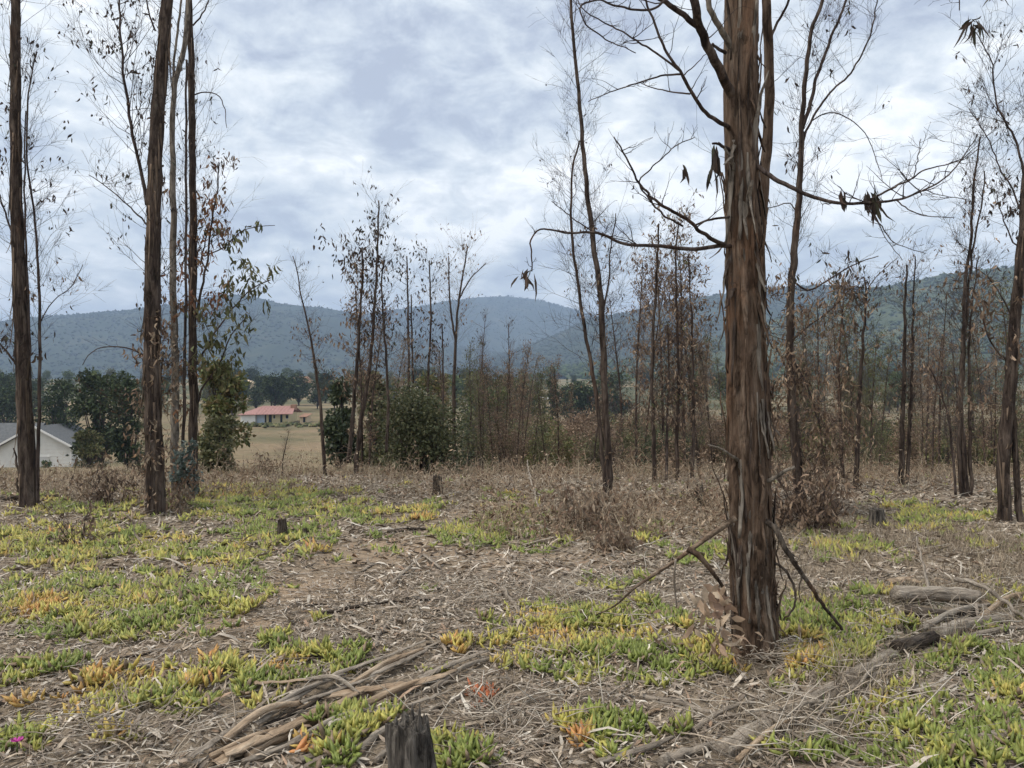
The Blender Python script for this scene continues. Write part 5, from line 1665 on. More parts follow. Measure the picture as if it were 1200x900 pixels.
def ice_plants(y0, y1, n, per, fine, Ls):
    g = Geo()
    x, y = scatter(n, y0, y1); n = len(x)
    d, hue = ice_field(x, y)
    u, v = project(x, y)
    beyond = np.clip((np.abs(u - 600) - 610) / 60, 0, 1)          # the mats go on past the sides
    d = np.maximum(d, beyond * .62); hue = hue * (1 - beyond) + beyond * .6
    edge = 0.40 * fbm(x * 1.3, y * 1.3, 0, 61, 2) + .60 * fbm(x * 4.6, y * 4.6, 0, 62, 2)
    edge = .5 + (edge - .5) * 1.55
    keep = d * 1.22 + .02 > edge + rng.uniform(-.20, .20, n)
    keep &= rng.random(n) < .75
    x, y, hue = x[keep], y[keep], hue[keep]
    m = len(x)
    hue = hue * .75 + 1.3 * (fbm(x * 1.3, y * 1.3, 0, 71, 2) - .5) + 2.0 * (vn3(x * 4.5, y * 4.5, 0, 72) - .5) + .8 * (vn3(x * 14, y * 14, 0, 73) - .5)
    z = H(x, y)
    hum = .09 * np.clip(vn3(x * 5.5, y * 5.5, 0, 63) - .30, 0, 1)
    pi = np.repeat(np.arange(m), per)
    k = len(pi)
    az = rng.uniform(0, 6.283, k); el = np.radians(rng.uniform(4, 78, k))
    dd = np.stack([np.cos(az) * np.cos(el), np.sin(az) * np.cos(el), np.sin(el)], -1)
    sz = rng.uniform(.7, 1.3, m)
    b = np.stack([x[pi] + np.cos(az) * .012 + rng.normal(0, .012, k), y[pi] + np.sin(az) * .012 + rng.normal(0, .012, k), z[pi] + hum[pi] - .012], -1)
    L = Ls * sz[pi] * rng.uniform(.6, 1.25, k); W = .0205 * sz[pi] * rng.uniform(.8, 1.2, k) * (1 if fine else 1.5)
    col = ice_colour(hue[pi] + rng.normal(0, .28, k), k)
    dry = rng.random(k) < .10
    col[dry] = np.array([.26, .19, .13]) * rng.uniform(.7, 1.3, (dry.sum(), 1))
    finger_leaves(g, b, dd, L, W, col, fine)
    return g.obj('ice_plant_ground_cover', MAT['succulent'], kind='stuff')


ice_plants(2.2, 5.6, 15500, 6, True, .052)
ice_plants(5.6, 14.5, 46000, 5, False, .062)


# dry leaves, bark chips and twigs on the soil
LIT = np.array([(0.44, 0.385, 0.32), (0.345, 0.29, 0.235), (0.265, 0.215, 0.17), (0.54, 0.485, 0.41), (0.37, 0.305, 0.235), (0.185, 0.15, 0.12), (0.62, 0.57, 0.49), (0.32, 0.225, 0.16)])


def litter(y0, y1, n, L, W, fine, p_hi):
    g = Geo()
    x, y = scatter(n, y0, y1); n = len(x)
    dens = .35 + .9 * fbm(x * .9, y * .9, 0, 81, 3)
    u, v = project(x, y)
    sand = np.maximum(np.exp(-((u - 275) / 55) ** 2 - ((v - 732) / 9) ** 2), .75 * np.exp(-((v - (745 - .36 * (u - 180))) / 16) ** 2 - ((u - 400) / 190) ** 4))
    keep = (rng.random(n) < dens) & (rng.random(n) > sand * .9) & (rng.random(n) > .75 * wood_free(u, v))
    x, y = x[keep], y[keep]
    m = len(x)
    az = rng.uniform(0, 6.283, m); el = np.radians(np.abs(rng.normal(0, 13, m)))
    d = np.stack([np.cos(az) * np.cos(el), np.sin(az) * np.cos(el), np.sin(el)], -1)
    p = np.stack([x, y, H(x, y) + rng.uniform(.002, .022, m)], -1)
    c = LIT[rng.choice(len(LIT), m, p=p_hi)] * rng.uniform(.75, 1.2, (m, 1))
    nr = np.array([[0, 0, 1.0]]) + rng.normal(size=(m, 3)) * .35
    leaves(g, p, d, L * rng.uniform(.4, 1.5, m), W * rng.uniform(.5, 1.5, m), c, fine, .3, nr)
    return g.obj('leaf_litter', MAT['litter'], kind='stuff')


PH = np.array([.18, .2, .2, .08, .14, .12, .02, .06]); PH /= PH.sum()
litter(2.0, 6.5, 32000, .072, .0125, True, PH)
litter(6.5, 16, 48000, .085, .020, False, PH)
litter(2.0, 6.5, 30000, .024, .008, False, PH)
litter(2.5, 9.0, 1500, .19, .017, True, PH)


def twig_litter(y0, y1, n, L, r):
    g = Geo()
    x, y = scatter(n, y0, y1); n = len(x)
    keep = rng.random(n) < .25 + fbm(x * .7, y * .7, 0, 91, 3)
    x, y = x[keep], y[keep]; m = len(x)
    az = rng.normal(.5, .9, m) + math.pi * rng.integers(0, 2, m)
    el = np.radians(np.abs(rng.normal(2, 7, m)))
    d = np.stack([np.cos(az) * np.cos(el), np.sin(az) * np.cos(el), np.sin(el)], -1)
    Pc = curves(np.stack([x, y, H(x, y) + .004], -1), d, L * rng.uniform(.3, 1.5, m), 3, rng.normal(size=(m, 3)) * np.array([.14, .14, .02]), .10)
    gz = H(Pc[..., 0], Pc[..., 1]) + .003
    Pc[..., 2] = np.maximum(Pc[..., 2], gz)
    rr = r * rng.uniform(.5, 1.6, m)
    c = LIT[rng.choice([0, 1, 2, 4, 5, 3], m)] * rng.uniform(.7, 1.15, (m, 1))
    tubes(g, Pc, rr[:, None] * np.array([[1, .85, .5]]), 3, c)
    return g.obj('twig_litter', MAT['litter'], kind='stuff')


twig_litter(2.0, 6.5, 5000, .22, .0028)
twig_litter(6.5, 15, 5500, .30, .0042)


# scrub along the brow and dry grass
def scrub(name, n, ylo, yhi, h, cols, leafn, px0=-200, px1=1400, mask=None, lv=True):
    g = Geo()
    y = rng.uniform(ylo, yhi, n); px = rng.uniform(px0, px1, n)
    x = (px - 600) / FPX * y
    dn = fbm(x * .5, y * .5, 0, 101, 3)
    keep = rng.random(n) < np.clip((dn - .30) * 3.2, 0, 1) * (1 if mask is None else mask(px, y))
    x, y = x[keep], y[keep]; m = len(x); dn = dn[keep]
    az = rng.uniform(0, 6.283, m); el = np.radians(rng.normal(60, 18, m))
    d = np.stack([np.cos(az) * np.cos(el), np.sin(az) * np.cos(el), np.sin(el)], -1)
    L = h * rng.uniform(.4, 1.2, m) * (.55 + 1.1 * dn)
    Pc = curves(np.stack([x, y, H(x, y) - .01], -1), d, L, 4, rng.normal(size=(m, 3)) * .25, .2)
    c = cols[rng.integers(0, len(cols), m)] * rng.uniform(.7, 1.25, (m, 1))
    tubes(g, Pc, .0030 * rng.uniform(.6, 1.3, m)[:, None] * np.array([[1.2, 1, .75, .4]]), 3, c)
    if lv:
        pi = np.repeat(np.arange(m), 2); k0 = rng.integers(1, 4, 2 * m)
        d2 = norm(unit(2 * m) + np.array([0, 0, .4]))
        P2 = curves(Pc[pi, k0], d2, L[pi] * rng.uniform(.25, .55, 2 * m), 3, rng.normal(size=(2 * m, 3)) * .2, .15)
        tubes(g, P2, np.tile(np.array([[.0022, .0016, .0008]]), (2 * m, 1)), 3, np.repeat(c, 2, 0))
    if leafn:
        q = Pc[rng.integers(0, m, leafn), rng.integers(1, 4, leafn)] + rng.normal(size=(leafn, 3)) * .03
        leaves(g, q, unit(leafn), .07 * rng.uniform(.5, 1.4, leafn), .02 * rng.uniform(.6, 1.4, leafn), pal('tan', leafn) * 1.1, False)
    return g.obj(name, MAT['twig'], kind='stuff')


BR = np.array([(0.40, 0.31, 0.215), (0.33, 0.25, 0.175), (0.46, 0.37, 0.265), (0.24, 0.18, 0.13), (0.50, 0.42, 0.31)])
scrub('dry_scrub_undergrowth', 5600, 10.8, 16.5, .36, BR * 1.1, 9000, 240, 1400, lambda px, y: np.clip((px - 230) / 120, .25, 1))
scrub('dry_scrub_undergrowth', 2800, 10.2, 15.0, .20, BR * 1.1, 3000, -200, 330)
scrub('dry_scrub_undergrowth', 1700, 7.8, 11.0, .20, BR * 1.05, 3500, 560, 900)


def grass(name, n, f_xy, h, cols, w=.0024, arch=.5, seed=0, y0=5, y1=10, px0=900, px1=1300, cover=None):
    g = Geo()
    y = np.sqrt(rng.uniform(y0 ** 2, y1 ** 2, n)); px = rng.uniform(px0, px1, n)
    x = (px - 600) / FPX * y
    tuft = vn3(x * 4, y * 4, 0, seed) * .6 + fbm(x, y, 0, seed + 1, 2) * .6
    u, v = project(x, y)
    keep = rng.random(n) < np.clip((tuft - .35) * 2.2, 0, 1) * (cover(u, v) if cover else 1)
    x, y = x[keep], y[keep]; m = len(x)
    az = rng.uniform(0, 6.283, m); el = np.radians(rng.normal(62, 16, m))
    d = np.stack([np.cos(az) * np.cos(el), np.sin(az) * np.cos(el), np.sin(el)], -1)
    L = h * rng.uniform(.45, 1.3, m)
    b = np.stack([x, y, H(x, y) - .008], -1)
    hz = norm(d * np.array([1, 1, 0]))
    s = norm(np.cross(d, [0, 0, 1.0]))
    W = (w * rng.uniform(.6, 1.4, m))[:, None]
    p1 = b + d * L[:, None] * .5
    p2 = b + d * L[:, None] * .85 + hz * (L * arch * rng.uniform(.0, .7, m))[:, None] - np.array([0, 0, 1.0]) * (L * arch * .25 * rng.uniform(0, 1, m))[:, None]
    V = np.stack([b - s * W, b + s * W, p1 + s * W * .8, p1 - s * W * .8, p2], 1)
    i = np.arange(m)[:, None] * 5
    c = cols[rng.integers(0, len(cols), m)] * rng.uniform(.75, 1.25, (m, 1))
    g.add(V.reshape(-1, 3), i + np.array([0, 1, 2, 3]), i + np.array([3, 2, 4]), np.repeat(c, 5, 0))
    return g.obj(name, MAT['straw'], kind='stuff')


STRAW = np.array([(0.33, 0.27, 0.195), (0.26, 0.205, 0.15), (0.38, 0.32, 0.235), (0.22, 0.175, 0.13)])
GRN = np.array([(0.11, 0.145, 0.05), (0.15, 0.175, 0.065), (0.085, 0.115, 0.045), (0.22, 0.20, 0.09)])
ell = lambda px, py, rx, ry: (lambda u, v: np.exp(-((u - px) / rx) ** 2 - ((v - py) / ry) ** 2))
grass('dry_grass', 60000, None, .17, STRAW, .0018, .6, 111, 5.2, 10.5, 880, 1330, ell(1080, 665, 230, 50))
grass('dry_grass', 26000, None, .15, STRAW, .0020, .6, 115, 6.5, 12, -150, 800, lambda u, v: .35 * np.ones_like(u))
grass('dry_grass', 30000, None, .22, np.vstack([STRAW * .9, GRN[3:]]), .0045, .6, 117, 11.5, 34, -250, 480, lambda u, v: .8 * np.ones_like(u))
grass('dry_grass', 24000, None, .32, STRAW * .85, .0040, .6, 119, 11.5, 26, 420, 1350, lambda u, v: .8 * np.ones_like(u))
grass('green_grass', 16000, None, .075, GRN, .0024, .5, 121, 6.5, 11, 430, 900, lambda u, v: np.maximum(ell(565, 622, 75, 15)(u, v), .8 * ell(790, 640, 70, 20)(u, v)))
grass('green_grass', 9000, None, .11, GRN, .0022, .6, 123, 3.2, 6, 900, 1300, lambda u, v: .35 * np.ones_like(u))
grass('dry_grass', 9000, None, .14, STRAW, .0013, .7, 125, 3.0, 6, -100, 1300, lambda u, v: .28 * np.ones_like(u))


grass('dry_grass', 7000, None, .22, STRAW * 1.05, .0016, .8, 127, 3.2, 5.2, 820, 1330, lambda u, v: np.maximum(ell(940, 845, 70, 34)(u, v), np.maximum(ell(1010, 800, 50, 26)(u, v), ell(1140, 735, 70, 24)(u, v))))


def stem_tangle(px, py, rx, ry, n, L):
    g = Geo()
    x, y = [], []
    for i in range(n):
        q = G(rng.normal(px, rx), min(897, rng.normal(py, ry))); x.append(q[0]); y.append(q[1])
    x, y = np.array(x), np.array(y)
    az = rng.uniform(0, 6.283, n); el = np.radians(np.abs(rng.normal(12, 16, n)))
    d = np.stack([np.cos(az) * np.cos(el), np.sin(az) * np.cos(el), np.sin(el)], -1)
    Pc = curves(np.stack([x, y, H(x, y) + rng.uniform(.005, .09, n)], -1), d, L * rng.uniform(.4, 1.4, n), 6, rng.normal(size=(n, 3)) * np.array([.2, .2, .1]) - np.array([0, 0, .12]), .14)
    Pc[..., 2] = np.maximum(Pc[..., 2], H(Pc[..., 0], Pc[..., 1]) + .002)
    tubes(g, Pc, .0026 * rng.uniform(.5, 1.6, n)[:, None] * np.array([[1.1, 1, .9, .8, .6, .4]]), 3, LIT[rng.choice([0, 1, 2, 3, 4], n)] * rng.uniform(.8, 1.15, (n, 1)))
    return g.obj('dry_stem_litter', MAT['litter'], kind='stuff')


stem_tangle(930, 856, 56, 22, 150, .28)
stem_tangle(1010, 812, 40, 16, 70, .22)
stem_tangle(1135, 732, 44, 12, 80, .24)
stem_tangle(590, 850, 50, 26, 200, .24)
stem_tangle(900, 776, 20, 6, 130, .13)
stem_tangle(160, 868, 60, 16, 110, .22)
stem_tangle(660, 700, 60, 16, 200, .30)

# ------------------------------------------------------------------ logs, slabs of bark, sticks, stumps
def ground_path(pts, lift=0.0):
    o = []
    for q in pts:
        g = G(q[0], q[1])
        g[2] += lift + (q[2] if len(q) > 2 else 0.0)
        o.append(g)
    return o


def stick(name, label, cat, pts, wpx, mat='deadwood', group=None, end=.5, sides=9, amp=.16, forks=(), lift=.9):
    p = ground_path(pts)
    Y = p[0][1]
    r0 = wpx / 2 / FPX * Y
    rows = []
    for i, q in enumerate(p):
        r = r0 * (1 - (1 - end) * i / (len(p) - 1))
        rows.append([q[0], q[1], q[2] + r * lift, r])
    L = sum(np.linalg.norm(np.array(rows[i + 1][:3]) - np.array(rows[i][:3])) for i in range(len(rows) - 1))
    s = spline(rows, max(8, int(L / .06)))
    s[1:-1, :3] += rng.normal(size=(len(s) - 2, 3)) * min(.006, r0 * .35)
    g = Geo()
    bark_tube(g, s, sides, max(14, int(L / .018)), amp, int(abs(pts[0][0] * 5 + pts[0][1])) % 991, fu=3.5, fz=3.0, jag=min(r0 * 1.6, .03))
    base = np.array(rows[0][:3])
    if not forks:
        o = obj_along(g, name, MAT[mat], rows[0], rows[-1])
        return tag(o, label, cat, group)
    t = thing(name, label, cat, base, group)
    obj_along(g, 'stem', MAT[mat], rows[0], rows[-1], t)
    for fp, fw in forks:
        q = [G(*f[:2]) + np.array([0, 0, f[2] if len(f) > 2 else .02]) for f in fp]
        rr = fw / 2 / FPX * Y
        rows = [[*a, rr * (1 - .6 * i / (len(q) - 1))] for i, a in enumerate(q)]
        g = Geo(); bark_tube(g, rows, 7, max(10, len(q) * 8), .14, 3); obj_along(g, 'fork', MAT[mat], rows[0], rows[-1], t)
    return t


def slab(label, pts, wpx, mat='tanwood', arc=2.2, group=None, tilt=0.0, name='shed_bark', lift=.045, taper=.55):
    """a curled slab of shed bark: part of a tube wall with real thickness"""
    p = np.array(ground_path(pts, lift))
    Y = p[0, 1]
    W = wpx / FPX * Y
    n = 12 if name == 'bark_curl' else 22
    s = spline(p, n)
    s[1:-1] += rng.normal(size=(n - 2, 3)) * .0025
    tan = norm(np.gradient(s, axis=0))
    side = norm(np.cross(tan, [0, 0, 1.0])); up = np.cross(side, tan)
    R = W / (2 * math.sin(min(arc, 3.0) / 2))
    m = 5 if name == 'bark_curl' else 9
    a = np.linspace(-arc / 2, arc / 2, m)
    prof = .5 + .5 * np.sin(np.linspace(.35, math.pi - .25, n)) ** .6
    prof = prof * (1 - (1 - taper) * np.linspace(0, 1, n))
    jag = 1 + .10 * rng.normal(size=(n, 1))
    V = []
    th = max(.004, W * .07)
    for rad in (R, R - th):
        off = side[:, None, :] * (np.sin(a + tilt)[None, :, None]) + up[:, None, :] * ((np.cos(a + tilt) - math.cos(arc / 2))[None, :, None])
        rr = rad * (prof[:, None] * (1 + .06 * vn3(np.arange(n)[:, None] * .5, np.arange(m)[None] * 1.7, 0, int(pts[0][0])))) * jag
        V.append(s[:, None, :] + off * rr[..., None])
    A, B = V
    V = np.concatenate([A.reshape(-1, 3), B.reshape(-1, 3)])
    k = n * m
    q = []
    for i in range(n - 1):
        for j in range(m - 1):
            q.append((i * m + j, i * m + j + 1, (i + 1) * m + j + 1, (i + 1) * m + j)); q.append((k + i * m + j, k + (i + 1) * m + j, k + (i + 1) * m + j + 1, k + i * m + j + 1))
        for j, f in ((0, 0), (m - 1, 1)):
            e = (i * m + j, (i + 1) * m + j, k + (i + 1) * m + j, k + i * m + j)
            q.append(e if not f else e[::-1])
    for j in range(m - 1):
        q.append((j, k + j, k + j + 1, j + 1)); e = (n - 1) * m
        q.append((e + j, e + j + 1, k + e + j + 1, k + e + j))
    g = Geo().add(V, q)
    o = obj_along(g, name, MAT[mat], p[0], p[-1])
    return tag(o, label, 'bark', group)


# heap of long bark slabs and poles behind the charred stump
slab('long brown-orange slab of curled bark behind the charred stump', [(262, 898), (300, 884), (360, 852), (432, 817)], 20, 'tanwood', 2.0)
slab('grey weathered slab along the top edge of the bark heap', [(298, 862), (340, 832), (391, 802), (450, 780), (498, 760)], 13, 'deadwood', 2.2)
slab('narrow grey slab alongside the weathered bark pole', [(420, 806), (460, 790), (502, 770)], 11, 'deadwood', 2.2)
slab('pale tan slab pointing away from the charred stump', [(378, 828), (440, 818), (500, 808), (535, 795)], 17, 'tanwood', 1.9)
slab('split grey plank lying beyond the pale tan slab', [(490, 806), (530, 788), (572, 772)], 14, 'deadwood', 1.6)
slab('wide brown bark sheet in the middle of the bark heap', [(330, 866), (380, 836), (426, 815)], 26, 'tanwood', 1.4, lift=.004)
slab('flat pale board-like bark among yellow ice plant', [(298, 812), (335, 809), (374, 806)], 11, 'tanwood', 1.2)
slab('grey flattened slab at the foot of the bark heap', [(222, 902), (255, 878), (292, 850)], 14, 'deadwood', 1.5)
slab('broad curled reddish slab under the tan round pole', [(250, 902), (300, 878), (352, 850)], 24, 'tanwood', 1.7, lift=.016)
slab('thin grey slab crossing the wide brown bark sheet', [(352, 838), (398, 822), (440, 806)], 9, 'deadwood', 2.0, lift=.06)
slab('short splintered grey slab at the tip of the bark heap', [(448, 790), (486, 772), (520, 756)], 9, 'deadwood', 2.0, lift=.03)
slab('pale grey slab lying between heap and orange tuft', [(430, 846), (480, 836), (530, 820)], 10, 'deadwood', 1.8)
stick('fallen_pole', 'tan round pole lying across the bark heap', 'pole', [(290, 893), (350, 858), (405, 832), (436, 815)], 11, 'tanwood', end=.7)
stick('fallen_pole', 'dark thin pole edging the bark heap', 'pole', [(310, 856), (350, 836), (400, 808), (420, 798)], 7, 'darkwood')
stick('fallen_pole', 'pale peeled pole half hidden by the charred stump', 'pole', [(420, 884), (450, 862), (500, 838), (545, 815)], 11, 'deadwood')
stick('fallen_pole', 'grey pole resting beside orange ice plant tuft', 'pole', [(352, 896), (385, 888), (425, 872), (455, 862)], 9, 'deadwood')
stick('fallen_pole', 'slim grey pole running out of the bark heap', 'pole', [(480, 822), (520, 806), (556, 792)], 6, 'deadwood')
hr = np.random.default_rng(66)
for i, (x0, y0, x1, y1, w, m, h, lab) in enumerate((
        (246, 896, 330, 862, 8, 'tanwood', .05, 'pale stick at the low end of the bark heap'), (306, 846, 402, 800, 7, 'deadwood', .07, 'grey stick on the crest of the bark heap'),
        (338, 880, 440, 838, 7, 'deadwood', .05, 'grey stick along the near flank of the bark heap'), (396, 822, 496, 770, 8, 'tanwood', .07, 'tan stick pointing to the tip of the bark heap'),
        (360, 806, 420, 826, 6, 'deadwood', .10, 'short stick lying crosswise on the bark heap'), (420, 836, 516, 800, 9, 'tanwood', .05, 'peeled tan stick beside the pale tan slab'),
        (506, 812, 580, 776, 7, 'deadwood', .03, 'grey stick running past the split grey plank'), (262, 880, 352, 836, 10, 'tanwood', .08, 'thick tan stick on the broad reddish slab'),
        (284, 902, 372, 866, 8, 'deadwood', .03, 'grey stick at the foot of the broad reddish slab'), (440, 900, 472, 878, 8, 'deadwood', .03, 'stub of grey stick against the charred stump'),
        (620, 880, 700, 846, 7, 'deadwood', .02, 'grey stick behind the yellow ice plant tuft'), (700, 900, 790, 868, 8, 'deadwood', .02, 'pale stick lying beside the stubby grey branch'),
        (812, 862, 884, 826, 7, 'deadwood', .03, 'grey stick leading to the rotten log'), (864, 902, 930, 850, 7, 'tanwood', .06, 'tan stick lying against the rotten log'),
        (930, 874, 1010, 838, 7, 'deadwood', .03, 'grey stick at the flank of the rotten log'), (984, 838, 1056, 790, 6, 'deadwood', .05, 'slim stick along the upper rotten log'),
        (1080, 744, 1160, 716, 8, 'deadwood', .06, 'grey stick bridging the log pile'), (1130, 752, 1200, 740, 7, 'deadwood', .03, 'grey stick at the bottom of the log pile'), (1150, 730, 1205, 700, 7, 'tanwood', .06, 'tan stick rising from the log pile'))):
    g0 = G(x0, min(y0, 899)); g1 = G(x1, y1); Ym = g0[1]
    r = w / 2 / FPX * Ym
    mid = (g0 + g1) / 2 + hr.normal(size=3) * np.array([.02, .02, .008])
    rows = [[*(g0 + [0, 0, r * .8 + h * .3]), r], [*(mid + [0, 0, r + h * .8]), r * .9], [*(g1 + [0, 0, r * .6 + h * .5]), r * .55]]
    g = Geo(); bark_tube(g, rows, 10, 46, .22, 40 + i, fu=3, fz=3.5, jag=r * 1.5)
    tag(obj_along(g, 'fallen_pole', MAT[m], rows[0], rows[-1]), lab, 'pole')
# sticks one can tell apart
stick('fallen_branch', 'straight grey stick pointing up the leaf-strewn track', 'branch', [(435, 763), (450, 738), (467, 715)], 6)
stick('fallen_branch', 'long tapering pale stick crossing the leaf litter', 'branch', [(589, 692), (608, 718), (625, 741), (644, 788)], 6, end=.35)
stick('fallen_branch', 'long low grey branch leading towards the tangled dead shrub', 'branch', [(556, 757), (602, 726), (640, 708), (690, 688)], 6, 'deadwood')
stick('fallen_branch', 'dark branch half sunk in litter across the track', 'branch', [(374, 722), (425, 711), (470, 706), (520, 704)], 5, 'darkwood')
stick('fallen_branch', 'small dark branch at the green grass edge', 'branch', [(455, 626), (480, 622), (502, 621)], 5, 'darkwood')
stick('fallen_branch', 'pale stick at the rim of yellow ice plant mats', 'branch', [(160, 783), (200, 787), (244, 792)], 5)
stick('fallen_branch', 'short pale stick beside the green ice plant patch', 'branch', [(262, 790), (285, 786), (306, 782)], 6)
stick('fallen_branch', 'grey stick leaning across bare litter near ice plant', 'branch', [(94, 809), (108, 792), (122, 777)], 5)
stick('fallen_branch', 'pair-like long grey stick at the track edge', 'branch', [(-12, 747), (30, 743), (70, 741)], 5)
stick('fallen_branch', 'dark stick lying in grey litter below the ice plant bank', 'branch', [(-6, 828), (30, 824), (72, 819)], 5, 'darkwood')
stick('fallen_branch', 'crooked grey stick by the purple flower', 'branch', [(-10, 866), (14, 856), (40, 845)], 7)
stick('fallen_branch', 'broken pale stick in the litter near the purple flower', 'branch', [(52, 880), (74, 876), (92, 877)], 5)
stick('fallen_branch', 'old dark log lying in grass behind the tall brown trunk', 'log', [(-30, 588), (20, 587), (60, 584), (98, 583)], 7, 'darkwood')
stick('fallen_branch', 'brown twiggy stick in front of the shaggy trunks', 'branch', [(112, 612), (128, 605), (146, 608)], 4, 'darkwood')
slab('bent pale strip of bark in the middle of the track', [(459, 690), (478, 672), (494, 657)], 6, 'deadwood', 1.6)
slab('short pale curl of bark in the middle of the track', [(496, 656), (506, 663), (516, 672)], 6, 'deadwood', 1.6)
# the rotten log and its tangle
stick('fallen_log', 'rotten grey log half buried in ice plant', 'log', [(846, 886, -.02), (900, 856, -.01), (976, 812, -.01), (1030, 778, -.01), (1046, 768, -.01)], 25, 'deadwood', end=.7, sides=28, amp=.4, lift=.6)
stick('fallen_log', 'brown broken log end beyond the rotten grey log', 'log', [(1052, 770), (1075, 760), (1094, 752)], 19, 'darkwood', end=.7, sides=16, amp=.25)
stick('fallen_branch', 'long pale forked branch lying over the rotten log', 'branch', [(750, 818), (800, 828), (845, 841), (892, 849, .05), (962, 842, .07)], 7, 'deadwood',
      forks=[([(880, 848, .05), (905, 858, .06), (938, 877, .04), (1010, 902, .01)], 6), ([(892, 850, .06), (905, 870, .05), (912, 905, .01)], 5)])
stick('fallen_branch', 'thin arched stick rising across the rotten log', 'branch', [(901, 812), (930, 822, .04), (955, 840, .08), (972, 846, .05)], 4)
stick('fallen_branch', 'slender stick lying along the flank of the rotten log', 'branch', [(962, 842, .02), (998, 822, .05), (1022, 800, .06), (1040, 782, .03)], 6)
stick('fallen_branch', 'tan stick among dry stems before the thick trunk', 'branch', [(668, 870), (700, 860), (726, 853), (776, 832)], 9, 'tanwood')
stick('fallen_branch', 'stubby grey branch at the butt of the rotten log', 'branch', [(776, 902), (806, 888), (838, 877)], 14, 'deadwood', end=.7)
stick('fallen_branch', 'thin dark stick lying flat beyond the thick trunk', 'branch', [(938, 745), (990, 741), (1048, 737)], 5, 'darkwood')
stick('fallen_branch', 'dark crooked stick joined end on with the flat one', 'branch', [(1046, 738), (1080, 750), (1118, 770)], 5, 'darkwood')
stick('fallen_branch', 'greyish short limb showing through orange ice plant', 'branch', [(1150, 878), (1178, 868), (1212, 862)], 18, 'deadwood')
stick('fallen_log', 'grey log with cut end topping the log pile', 'log', [(1048, 708, .02), (1090, 708, .03), (1146, 711, .03)], 18, 'deadwood', sides=18, end=.8, amp=.3)
stick('fallen_log', 'splintered grey log lying lower in the log pile', 'log', [(1098, 748), (1140, 737), (1192, 724)], 15, 'deadwood', sides=18, end=.7, amp=.34)
stick('fallen_log', 'dark underside log wedged in the log pile', 'log', [(1060, 722), (1110, 726), (1150, 722)], 14, 'darkwood', sides=14)
stick('fallen_branch', 'long pale pole slanting over the log pile', 'branch', [(1120, 694, .08), (1160, 710, .10), (1206, 736, .02)], 6)
stick('fallen_branch', 'thin upright twig sprouting from the log pile', 'branch', [(1090, 705, .05), (1082, 690, .16), (1074, 668, .28)], 4, 'deadwood')
stick('fallen_branch', 'thin pale sapling stick leaning up by the green grass', 'branch', [(632, 600), (627, 590, .10), (620, 578, .30), (618, 568, .42)], 3)
slab('brown bark flakes heap at the head of the log pile', [(1040, 690), (1060, 686), (1082, 690)], 14, 'tanwood', 2.0)
slab('curled grey bark strip under the log pile', [(1110, 742), (1140, 734), (1170, 730)], 12, 'deadwood', 2.0)

# branch propped against the thick trunk
bl = G(887, 766); Yh = bl[1] - .22


MAT['propped'] = bark_mat('brown_weathered_wood', (0.05, 0.038, 0.03), (0.15, 0.108, 0.078), (0.30, 0.235, 0.175), (0.22, 0.13, 0.08), 0.4, 28)


def propped():
    t = thing('fallen_branch', 'broken branch propped against the thick trunk, tip on the ground', 'branch', G(690, 726))
    g0 = G(690, 726)
    pts = [g0 + np.array([0, 0, .008]), P(720, 710, (g0[1] + Yh) / 2 + .1), P(745, 688, Yh + .12), P(790, 658, Yh + .04), P(826, 632, Yh), P(862, 607, Yh + .02)]
    rr = [.004, .006, .008, .011, .014, .016]
    g = Geo(); bark_tube(g, [[*p, r] for p, r in zip(pts, rr)], 14, 70, .14, 8, fu=3, fz=3); obj_along(g, 'stem', MAT['propped'], pts[0], pts[-1], t)
    g = Geo(); bark_tube(g, [[*P(806, 643, Yh), .018], [*P(820, 652, Yh - .01), .016], [*P(836, 672, Yh), .012], [*P(848, 690, Yh + .02), .009], [*P(853, 712, Yh + .04), .006]], 10, 40, .2, 9, fu=3, fz=3); g.obj('fork', MAT['bark'], t)
    g = Geo(); bark_tube(g, [[*P(792, 655, Yh + .02), .007], [*P(790, 680, Yh + .02), .006], [*P(793, 712, Yh + .03), .004]], 7, 20, .2, 10); g.obj('fork', MAT['deadwood'], t)


propped()


